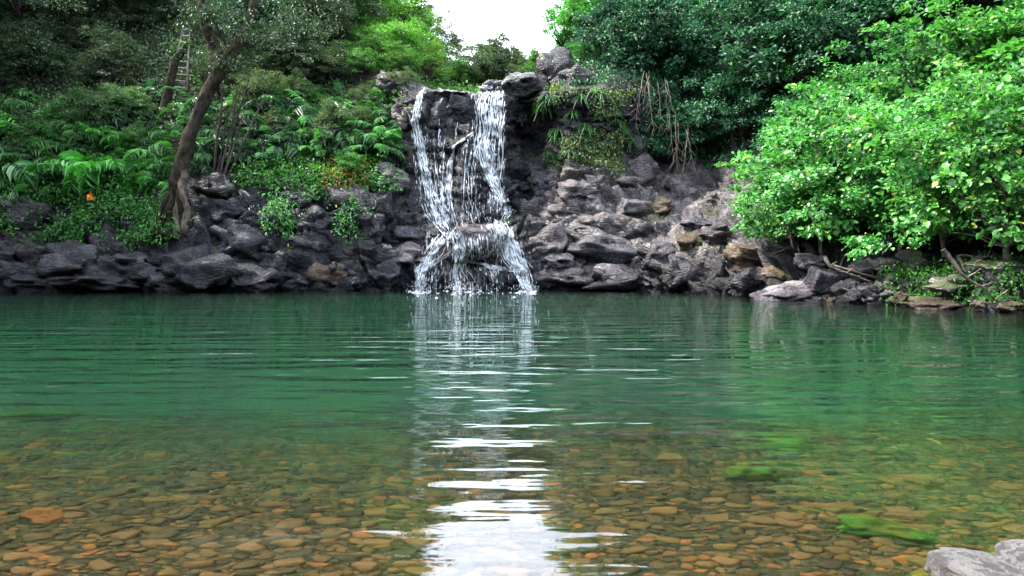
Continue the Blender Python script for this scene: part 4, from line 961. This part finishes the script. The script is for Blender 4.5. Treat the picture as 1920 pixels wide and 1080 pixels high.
# grassy fern tufts on the cliff right of the falls
def tuft_mesh(seed, mat, nb=46, L_=.9):
    rg = np.random.default_rng(seed); V, Q = [], []
    for i in range(nb):
        az = rg.uniform(0, 6.28); el = rg.uniform(.2, 1.2); l = L_ * rg.uniform(.6, 1.2); w = .022 * rg.uniform(.7, 1.4)
        d = np.array((math.cos(az) * math.cos(el), math.sin(az) * math.cos(el), math.sin(el))); sd = np.array((-math.sin(az), math.cos(az), 0))
        for k in range(5):
            t = k / 4; c = d * l * t + np.array((0, 0, -1.)) * l * .95 * t * t; ww = w * (1 - .85 * t)
            V += [c + sd * ww, c - sd * ww]
        b = i * 10
        Q += [(b + 2 * k, b + 2 * k + 1, b + 2 * k + 3, b + 2 * k + 2) for k in range(4)]
    return mesh_np('tuft', np.array(V), np.array(Q), (M[mat],))
TF = [tuft_mesh(i, 'frond') for i in range(3)]; TD = [tuft_mesh(9 + i, 'dry_leaf', 40, 1.1) for i in range(2)]
def tuft(px, py, s, label, group, tint=(1, 1, 1), dry=False, name='fern_tuft'):
    p, n = hit(px, py); o = link(name, random.choice(TD if dry else TF), None, p + n * .03, (0, 0, random.uniform(0, 6.28)), (s, s, s))
    o.color = (*tint, 1); tag(o, label, 'fern' if not dry else 'grass tuft', group)
for px, py, s in ((1025, 185, 1.0), (1020, 205, 1.1), (1110, 158, .9), (1118, 175, 1.1), (1050, 245, 1.0), (1042, 260, .9), (1100, 245, .9), (1095, 262, .8), (1160, 235, 1.0), (1170, 250, .9), (1150, 215, .9), (1125, 205, .8), (1075, 215, .9), (1135, 270, .8), (1060, 285, .8), (1182, 262, .8), (1030, 290, .8), (1090, 180, .8), (1080, 300, .7), (1155, 285, .7)):
    for q in range(2): tuft(px + random.uniform(-9, 9) * q, py + random.uniform(-9, 9) * q, s * random.uniform(.9, 1.3), where('pale grassy fern on the cliff right of the falls', px, 1015, 1185, py, 150, 305), 'ferns on the cliff right of the falls', (1.4, 1.5, 1.2))
for px, py in ((225, 135), (240, 140), (250, 128), (235, 150), (255, 145), (262, 138)): tuft(px, py, 1.3, 'straw-coloured dead grass hanging on the dark left slope', 'dead grass on the left slope', (1, 1, 1), True, 'dead_grass')
for px, py in ((1850, 560), (1868, 556), (1840, 548)): tuft(px, py, .55, 'bright grass tuft beside the tan stone on the right bank', 'grass tufts on the right bank', (1.2, 1.6, .7))

# ------------------------------------------------------------------ ground cover: leaves nobody could count
def cover(name, label, mask, n, leaf, mat, tint=(1, 1, 1), wid=.5, lift=.25):
    w = mask(TT, SS, P, NR).astype(float)
    dA = np.linalg.norm(np.cross(np.gradient(P, axis=0), np.gradient(P, axis=1)), axis=-1); w = (w * dA).ravel(); w /= w.sum()
    idx = RNG.choice(len(w), n, p=w)
    nr = NR.reshape(-1, 3)[idx]; C = P.reshape(-1, 3)[idx] + RNG.normal(size=(n, 3)) * .12 + nr * (np.abs(RNG.normal(size=(n, 1))) * lift)
    Nn = unit(nr * .6 + np.array((0, 0, .7)) + RNG.normal(size=(n, 3)) * .5); D = unit(RNG.normal(size=(n, 3)) * .7 + nr * .4 + np.array((0, 0, -.5)))
    V, Q = leaves_mesh(C, D, Nn, leaf * RNG.uniform(.6, 1.4, n), wid)
    o = link(name, mesh_np(name, V, Q, (M[mat],))); o.color = (*tint, 1); return tag(o, label, None, None, 'stuff')
PX = lambda P: CX + F * P[..., 0] / np.maximum(P[..., 1], 1); PY = lambda P: CY - F * (P[..., 2] - CH) / np.maximum(P[..., 1], 1)
def clump(P, s=.35, th=0.0):
    out = np.zeros(P.shape[:2])
    sx = np.sin(P[..., 0] * 1.3 + 2 * np.sin(P[..., 2] * .9)) + np.sin(P[..., 2] * 1.7 + 1.5 * np.sin(P[..., 0] * .7 + P[..., 1])); return sx > th
cover('undergrowth', 'dark leafy undergrowth covering the left hillside', lambda T, S, P, N: (PX(P) < 660) & (PX(P) > -200) & (PY(P) < 250) & (PY(P) > -40) & (S < 8) & (S > 3), 60000, .2, 'leaf_olive', (.8, 1.0, .9))
cover('undergrowth', 'green undergrowth on the hillside left of the falls and up the valley', lambda T, S, P, N: (PX(P) >= 600) & (PX(P) < 1060) & (S > 5.3) & (S < 8.6) & ((PX(P) < 762) | (S > 6.5)), 44000, .22, 'leaf_mid', (1, 1.3, .8))
cover('undergrowth', 'dark undergrowth on the wooded right slope', lambda T, S, P, N: (PX(P) >= 1050) & (PX(P) < 2100) & (S > 4.6) & (PY(P) > -60) & (S < 8.2) & ((PX(P) > 1200) | (S > 6.05)), 50000, .22, 'leaf_dark', (.8, 1, 1))
cover('ground_cover', 'low green plants on the left bank around the tree roots', lambda T, S, P, N: (PX(P) < 335) & (PX(P) > -100) & (PY(P) < 452) & (PY(P) > 335) & clump(P, th=-.6), 15000, .17, 'leaf_mid', (.8, 1.2, .8), lift=.5)
cover('ground_cover', 'low green plants on the slope above the left boulders', lambda T, S, P, N: (PX(P) > 440) & (PX(P) < 700) & (PY(P) < 350) & (PY(P) > 290), 5200, .16, 'leaf_mid', (1, 1.5, .8))
cover('creeper', 'rust and yellow creeper on the slope left of the falls', lambda T, S, P, N: (PX(P) > 610) & (PX(P) < 690) & (PY(P) < 350) & (PY(P) > 295), 1700, .13, 'rust_leaf')
cover('creeper', 'green creeper hanging over the dark boulders left of the falls', lambda T, S, P, N: ((np.hypot((PX(P) - 530) / 32, (PY(P) - 405) / 34) < 1) | (np.hypot((PX(P) - 585) / 28, (PY(P) - 362) / 16) < 1) | (np.hypot((PX(P) - 655) / 18, (PY(P) - 410) / 30) < 1) | (np.hypot((PX(P) - 720) / 30, (PY(P) - 345) / 16) < 1)), 2600, .16, 'leaf_bright', (.9, 1.0, 1), lift=.6)
cover('creeper', 'olive creeper on the cliff right of the falls', lambda T, S, P, N: (PX(P) > 1035) & (PX(P) < 1195) & (PY(P) > 170) & (PY(P) < 330) & clump(P, th=.1), 6500, .15, 'leaf_olive', (1.7, 1.7, 1.3))
cover('ground_cover', 'small ivy and moss on the right bank behind the stones', lambda T, S, P, N: (PX(P) > 1660) & (PX(P) < 2100) & (PY(P) > 500) & (PY(P) < 572), 5200, .10, 'leaf_mid', (.8, 1.3, .7))
cover('ground_cover', 'dry grass and twigs among the right slope boulders', lambda T, S, P, N: (PX(P) > 1180) & (PX(P) < 1480) & (PY(P) > 390) & (PY(P) < 470) & clump(P, th=.4), 1800, .16, 'leaf_olive', (1.5, 1.3, .9), .15)

# ------------------------------------------------------------------ hanging roots and fallen branches
def branch(name, pts, r, label, cat, group=None, mat='pale_bark', twigs=4, down=False, seed=0):
    tb = Tubes(); o0 = pts[0].copy(); main = []
    for a, b in zip(pts[:-1], pts[1:]): main += wobble_line(a, b, 6, .12, seed + a.x)[:-1]
    main.append(pts[-1]); tb.add([q - o0 for q in main], [r, r * .8, r * .5, r * .25], 6, .2, seed)
    for k in range(twigs):
        s = main[random.randrange(2, len(main))]; l = random.uniform(.5, 1.3) * (pts[-1] - pts[0]).length * .3
        d = Vector((random.uniform(-.7, .7), random.uniform(-.5, .1), random.uniform(-1, -.4) if down else random.uniform(-.1, .9))) * l
        tb.add([q - o0 for q in wobble_line(s, s + d, 6, .2, seed + k)], [r * .4, r * .3, r * .12], 6)
    return tag(link(name, tb.mesh(name, M[mat]), None, o0), label, cat, group)
for i, (xa, ya, xb, yb) in enumerate(((1208, 132, 1190, 225), (1212, 135, 1222, 200), (1218, 140, 1206, 190), (1216, 150, 1228, 232), (1246, 145, 1250, 205), (1250, 150, 1262, 190), (1252, 200, 1262, 285), (1266, 205, 1275, 345), (1272, 225, 1268, 300), (1290, 235, 1275, 330), (1285, 240, 1302, 300), (1232, 150, 1240, 215))):
    y = 42.0 + (i % 3) * .4
    branch('hanging_root', [at(xa, ya, y), at((xa + xb) / 2 + random.uniform(-4, 4), (ya + yb) / 2, y - .2), at(xb, yb + 18, y - .1)], .024,
           'bare pale root dangling over the dark hollow right of the cliff', 'root', 'bare roots dangling over the hollow', 'pale_bark', 8, True, i)
BR = [((1545, 480), (1556, 500), (1640, 530), .07, 'pale fallen branch lying over the craggy right boulders'),
      ((1556, 497), (1600, 508), (1650, 525), .05, 'thinner fallen branch just above the pale one'),
      ((1537, 440), (1540, 475), (1550, 492), .10, 'mossy bent stem standing over the craggy boulder'),
      ((1575, 500), (1590, 470), (1650, 420), .045, 'slender branch slanting up into the bright shrubs'),
      ((1655, 475), (1680, 450), (1700, 430), .04, 'short bare branch in the dark gap under the shrubs'),
      ((1768, 468), (1800, 510), (1866, 562), .07, 'long dead stem slanting down to the right bank'),
      ((1795, 480), (1812, 510), (1818, 520), .05, 'dead stem crossing the long slanting one'),
      ((1800, 478), (1840, 483), (1865, 478), .035, 'crooked horizontal twig near the right edge'),
      ((1805, 496), (1850, 500), (1892, 503), .035, 'straight horizontal twig near the right edge'),
      ((1445, 478), (1465, 470), (1485, 458), .04, 'thin branch at the left end of the bright shrubs')]
for i, (a, b, c, r, lab) in enumerate(BR):
    ys = [hit(*q)[0].y - .35 for q in (a, b, c)]; y = min(ys)
    branch('branch', [at(*a, y), at(*b, y - .1), at(*c, y)], r, lab, 'branch', None, 'pale_bark', 4, False, 60 + i)
# bare stick lying across the bank by the leaning tree
p1, p2 = hit(355, 288)[0], hit(440, 292)[0]; y = min(p1.y, p2.y) - .3
branch('branch', [at(352, 287, y), at(395, 290, y), at(440, 291, y)], .05, 'straight horizontal stick between the leaning tree and the bare stems', 'branch', None, 'wood', 0)
# orange dead leaf cluster
pl = hit(187, 378)[0]; n = 9
V, Q = leaves_mesh(np.zeros((n, 3)) + RNG.normal(size=(n, 3)) * .05, RNG.normal(size=(n, 3)) * .35 + np.array((0, -.2, -1)), RNG.normal(size=(n, 3)) * .3 + np.array((0, -1, 0)), np.full(n, .42), .35)
m2 = leaf_material('orange_leaf', [(0, (.55, .13, .01)), (1, (.75, .22, .02))], .3, .5, (.7, .2, .02))
o = link('dead_frond', mesh_np('dead_frond', V, Q, (m2,)), None, pl + Vector((0, -.9, .35))); tag(o, 'orange withered frond hanging below the bright feathery plants', 'leaf')

# ------------------------------------------------------------------ stones on the pool bed
def stone_mat(name, stops, algae=0.0):
    m, nt, out = new_mat(name); L = nt.links.new
    g = N_(nt, 'ShaderNodeNewGeometry'); oi = N_(nt, 'ShaderNodeObjectInfo')
    ad = N_(nt, 'ShaderNodeMath', operation='ADD'); L(g.outputs['Random Per Island'], ad.inputs[0]); L(oi.outputs['Random'], ad.inputs[1])
    fr = N_(nt, 'ShaderNodeMath', operation='FRACT'); L(ad.outputs[0], fr.inputs[0])
    rp = ramp(nt, stops); L(fr.outputs[0], rp.inputs[0])
    n = N_(nt, 'ShaderNodeTexNoise', Scale=14, Detail=6, Roughness=.7); L(g.outputs['Position'], n.inputs['Vector'])
    mr = N_(nt, 'ShaderNodeMapRange'); mr.inputs['To Min'].default_value = .55; mr.inputs['To Max'].default_value = 1.4; L(n.outputs['Fac'], mr.inputs[0])
    vm = N_(nt, 'ShaderNodeVectorMath', operation='SCALE'); L(rp.outputs[0], vm.inputs[0]); L(mr.outputs[0], vm.inputs['Scale'])
    p = N_(nt, 'ShaderNodeBsdfPrincipled', Roughness=.7); p.inputs['Specular IOR Level'].default_value = .1; L(vm.outputs[0], p.inputs['Base Color'])
    b = N_(nt, 'ShaderNodeBump', Strength=.4, Distance=.01); L(n.outputs['Fac'], b.inputs['Height']); L(b.outputs[0], p.inputs['Normal'])
    L(p.outputs[0], out.inputs[0]); return m
SC = {'olive': [(0, (0.0423, 0.0205, 0.0059)), (.5, (0.0733, 0.0355, 0.0091)), (1, (0.1034, 0.0512, 0.0129))],
      'orange-brown': [(0, (0.0939, 0.0314, 0.0071)), (.6, (0.1363, 0.0423, 0.0091)), (1, (0.2066, 0.0580, 0.0117))],
      'dark brown': [(0, (0.0247, 0.0147, 0.0057)), (1, (0.0471, 0.0274, 0.0095))],
      'tan': [(0, (0.0752, 0.0341, 0.0117)), (1, (0.1174, 0.0531, 0.0181))]}
for k_, v_ in SC.items(): M['st_' + k_] = stone_mat('stone_' + k_.replace(' ', '_').replace('-', '_'), v_)
M['st_mix'] = stone_mat('stone_mixed', [(0, (0.0188, 0.0110, 0.0052)), (.25, (0.0394, 0.0219, 0.0085)), (.5, (0.0639, 0.0321, 0.0097)), (.78, (0.0892, 0.0429, 0.0136)), (.92, (0.1127, 0.0410, 0.0104)), (1, (0.1692, 0.0512, 0.0110))])
SM = [rock_mesh('river_stone', 300 + i, 3, 10, .07, 14, M['st_olive']) for i in range(8)]
pts = []
rs = np.random.default_rng(77)
for i in range(90000):
    y = 1.8 + 9.2 * rs.random() ** 1.05; x = rs.uniform(-.78, .78) * y + rs.uniform(-.4, .4)
    yy_ = y + 1.3 * noise.noise((x * .5, y * .5, 1)) + .8 * noise.noise((x * 1.3, y * 1.3, 7))
    if yy_ > 4.6 and rs.random() < (yy_ - 4.6) / 4.6: continue
    r = .009 + .018 * rs.random() ** 2.0 + (.034 * rs.random() if rs.random() < .06 else 0)
    pts.append((x, y, r * (1.0 + .09 * y)))
# keep the ones that do not sit inside each other too much (coarse grid test), big ones first
pts.sort(key=lambda q: -q[2]); cell = {}; keep = []
for x, y, r in pts:
    k_ = (int(x / .22), int(y / .22)); ok = True
    for a in (-1, 0, 1):
        for b in (-1, 0, 1):
            for (x2, y2, r2) in cell.get((k_[0] + a, k_[1] + b), ()):
                if (x - x2) ** 2 + (y - y2) ** 2 < (.80 * (r + r2)) ** 2: ok = False; break
            if not ok: break
        if not ok: break
    if ok: keep.append((x, y, r)); cell.setdefault(k_, []).append((x, y, r))
inview = [q for q in keep if 2.6 < q[1] and abs(q[0]) < .70 * q[1]]
inview.sort(key=lambda q: -q[2] / q[1] ** 1.5)
near = set(inview[:290]); rest = [q for q in keep if q not in near]
def zone(x, y):
    px = CX + F * x / y
    h = 'under the sky reflection' if 720 < px < 1080 else ('left of the sky reflection' if px > 380 else 'near the left edge') if px <= 720 else ('right of the sky reflection' if px < 1450 else 'by the pale foreground rock')
    return h, ('at the bottom edge' if y < 3.6 else 'further out')
for x, y, r in sorted(near):
    c = random.choices(list(SC), (5, .35, 1.4, 5))[0]; h, v = zone(x, y)
    o = link('river_stone', random.choice(SM), None, (x, y, float(bed_z(x, y)) + r * .22), (random.uniform(-.15, .15), random.uniform(-.15, .15), random.uniform(-.5, .5)))
    e = random.uniform(1.0, 1.45); sh = ('long' if e > 1.22 else 'round') + (' larger' if r > .055 else ''); o.scale = (r * e, r * random.uniform(.75, 1.0), r * random.uniform(.42, .7))
    o.material_slots[0].link = 'OBJECT'; o.material_slots[0].material = M['st_' + c]
    tag(o, f'{sh} {c} stone under water {h}, {v}', 'stone', f'{c} stones on the pool bed {h}, {v}')
V0, F0 = ico(2); Vs, Fs = [], []; base_rocks = []
for i in range(10):
    me_ = rock_mesh('tmp', 500 + i, 2, 10, .05, 8); base_rocks.append(np.array([v.co[:] for v in me_.vertices])); bpy.data.meshes.remove(me_)
for i, (x, y, r) in enumerate(rest):
    b = base_rocks[i % 10]; e = rs.uniform(1.0, 1.5); a = rs.uniform(-.6, .6); ca, sa = math.cos(a), math.sin(a)
    vx, vy, vz = b[:, 0] * r * e, b[:, 1] * r * rs.uniform(.7, 1), b[:, 2] * r * rs.uniform(.42, .7)
    Vs.append(np.stack([x + ca * vx - sa * vy, y + sa * vx + ca * vy, float(bed_z(x, y)) + r * .2 + vz], -1)); Fs.append(F0 + i * len(V0))
o = link('river_pebbles', mesh_np('river_pebbles', np.concatenate(Vs), np.concatenate(Fs), (M['st_mix'],), True))
tag(o, 'mixed brown, olive and grey pebbles covering the shallow pool bed', None, None, 'stuff')

# larger stones, some furred with algae, and the pale foreground rock
M['algae'] = plain('algae', (.085, .055, .008), (.014, .065, .005), 5.0, .9, .6, .03)
BIGS = [(1655, 1003, .25, .18, .2, 'algae', 'big algae-furred stone under water beside the pale foreground rock'),
        (1400, 893, .24, .20, .2, 'algae', 'dark green algae-covered stone under water right of the sky reflection'),
        (1480, 838, .25, .22, .2, 'algae', 'yellow-green algae-topped stone further out on the right'),
        (70, 782, .42, .26, .24, 'algae', 'olive algae-covered stone under water at the left edge'),
        (1700, 978, .28, .15, .12, 'st_tan', 'long flat tan stone under water behind the algae-furred stone'),
        (85, 972, .16, .12, .10, 'st_orange-brown', 'squared orange stone under water near the left edge'),
        (1205, 822, .30, .2, .18, 'st_olive', 'long olive stone under water right of the waterfall reflection'),
        (1255, 868, .18, .15, .14, 'st_tan', 'brown wedge-shaped stone under water right of the sky reflection'),
        (1720, 905, .26, .2, .16, 'st_tan', 'pale brown sunken stone far right'),
        (1560, 955, .26, .14, .1, 'st_olive', 'long olive slab under water on the right')]
def bed_hit(px, py):
    dx, dz = (px - CX) / F, -(py - CY) / F; y0 = CH / -dz; x0 = dx * y0
    inc = math.atan2(1, CH / math.hypot(x0, y0)); tr = math.asin(math.sin(inc) / 1.333); h = math.hypot(x0, y0)
    ux, uy = x0 / h, y0 / h; s = 0
    for _ in range(200):
        s += .02; x, y = x0 + ux * s, y0 + uy * s
        if -s / math.tan(tr) < bed_z(x, y): break
    return x, y, float(bed_z(x, y))
for px, py, rx, ry, rz, mat, lab in BIGS:
    x, y, z = bed_hit(px, py)
    o = link('sunken_stone', ROCKS[random.randrange(12)], None, (x, y, z + rz * .35), (0, 0, random.uniform(-.2, .2)), (rx, ry, rz))
    o.material_slots[0].link = 'OBJECT'; o.material_slots[0].material = M[mat]; tag(o, lab, 'stone')
for (x, y, z, rx, ry, rz, lab, nm) in ((1.86, 2.90, .025, .16, .20, .065, 'pale grey cracked foreground rock, left block, in the bottom right corner', 'M'), (2.22, 2.98, .02, .21, .22, .07, 'pale grey foreground rock, right block, cut by the bottom right corner', 'N')):
    Vb, Fb = ico(5); Vb = np.sign(Vb) * np.abs(Vb) ** .42
    Vb = np.array([tuple(Vector(v) * (1 + .07 * facet(Vector(v) * 1.6 + Vector((x * 9, 0, 0)), 1.0, .5) + .05 * noise.noise(Vector(v) * 1.3 + Vector((x, 3, 0))))) for v in Vb])
    o = link('foreground_rock', mesh_np('foreground_rock', Vb, Fb, (M['pale_rock'],), True), None, (x, y, z), (R(4), R(6 if nm == 'M' else -3), R(14 if nm == 'M' else -6)), (rx, ry, rz)); tag(o, lab, 'rock')
o = link('sunken_stone', ROCKS[3], None, (2.25, 3.12, -.15), (0, 0, .1), (.6, .28, .10)); o.material_slots[0].link = 'OBJECT'; o.material_slots[0].material = M['algae']
tag(o, 'orange and green algae shelf hugging the back of the pale foreground rock', 'stone')
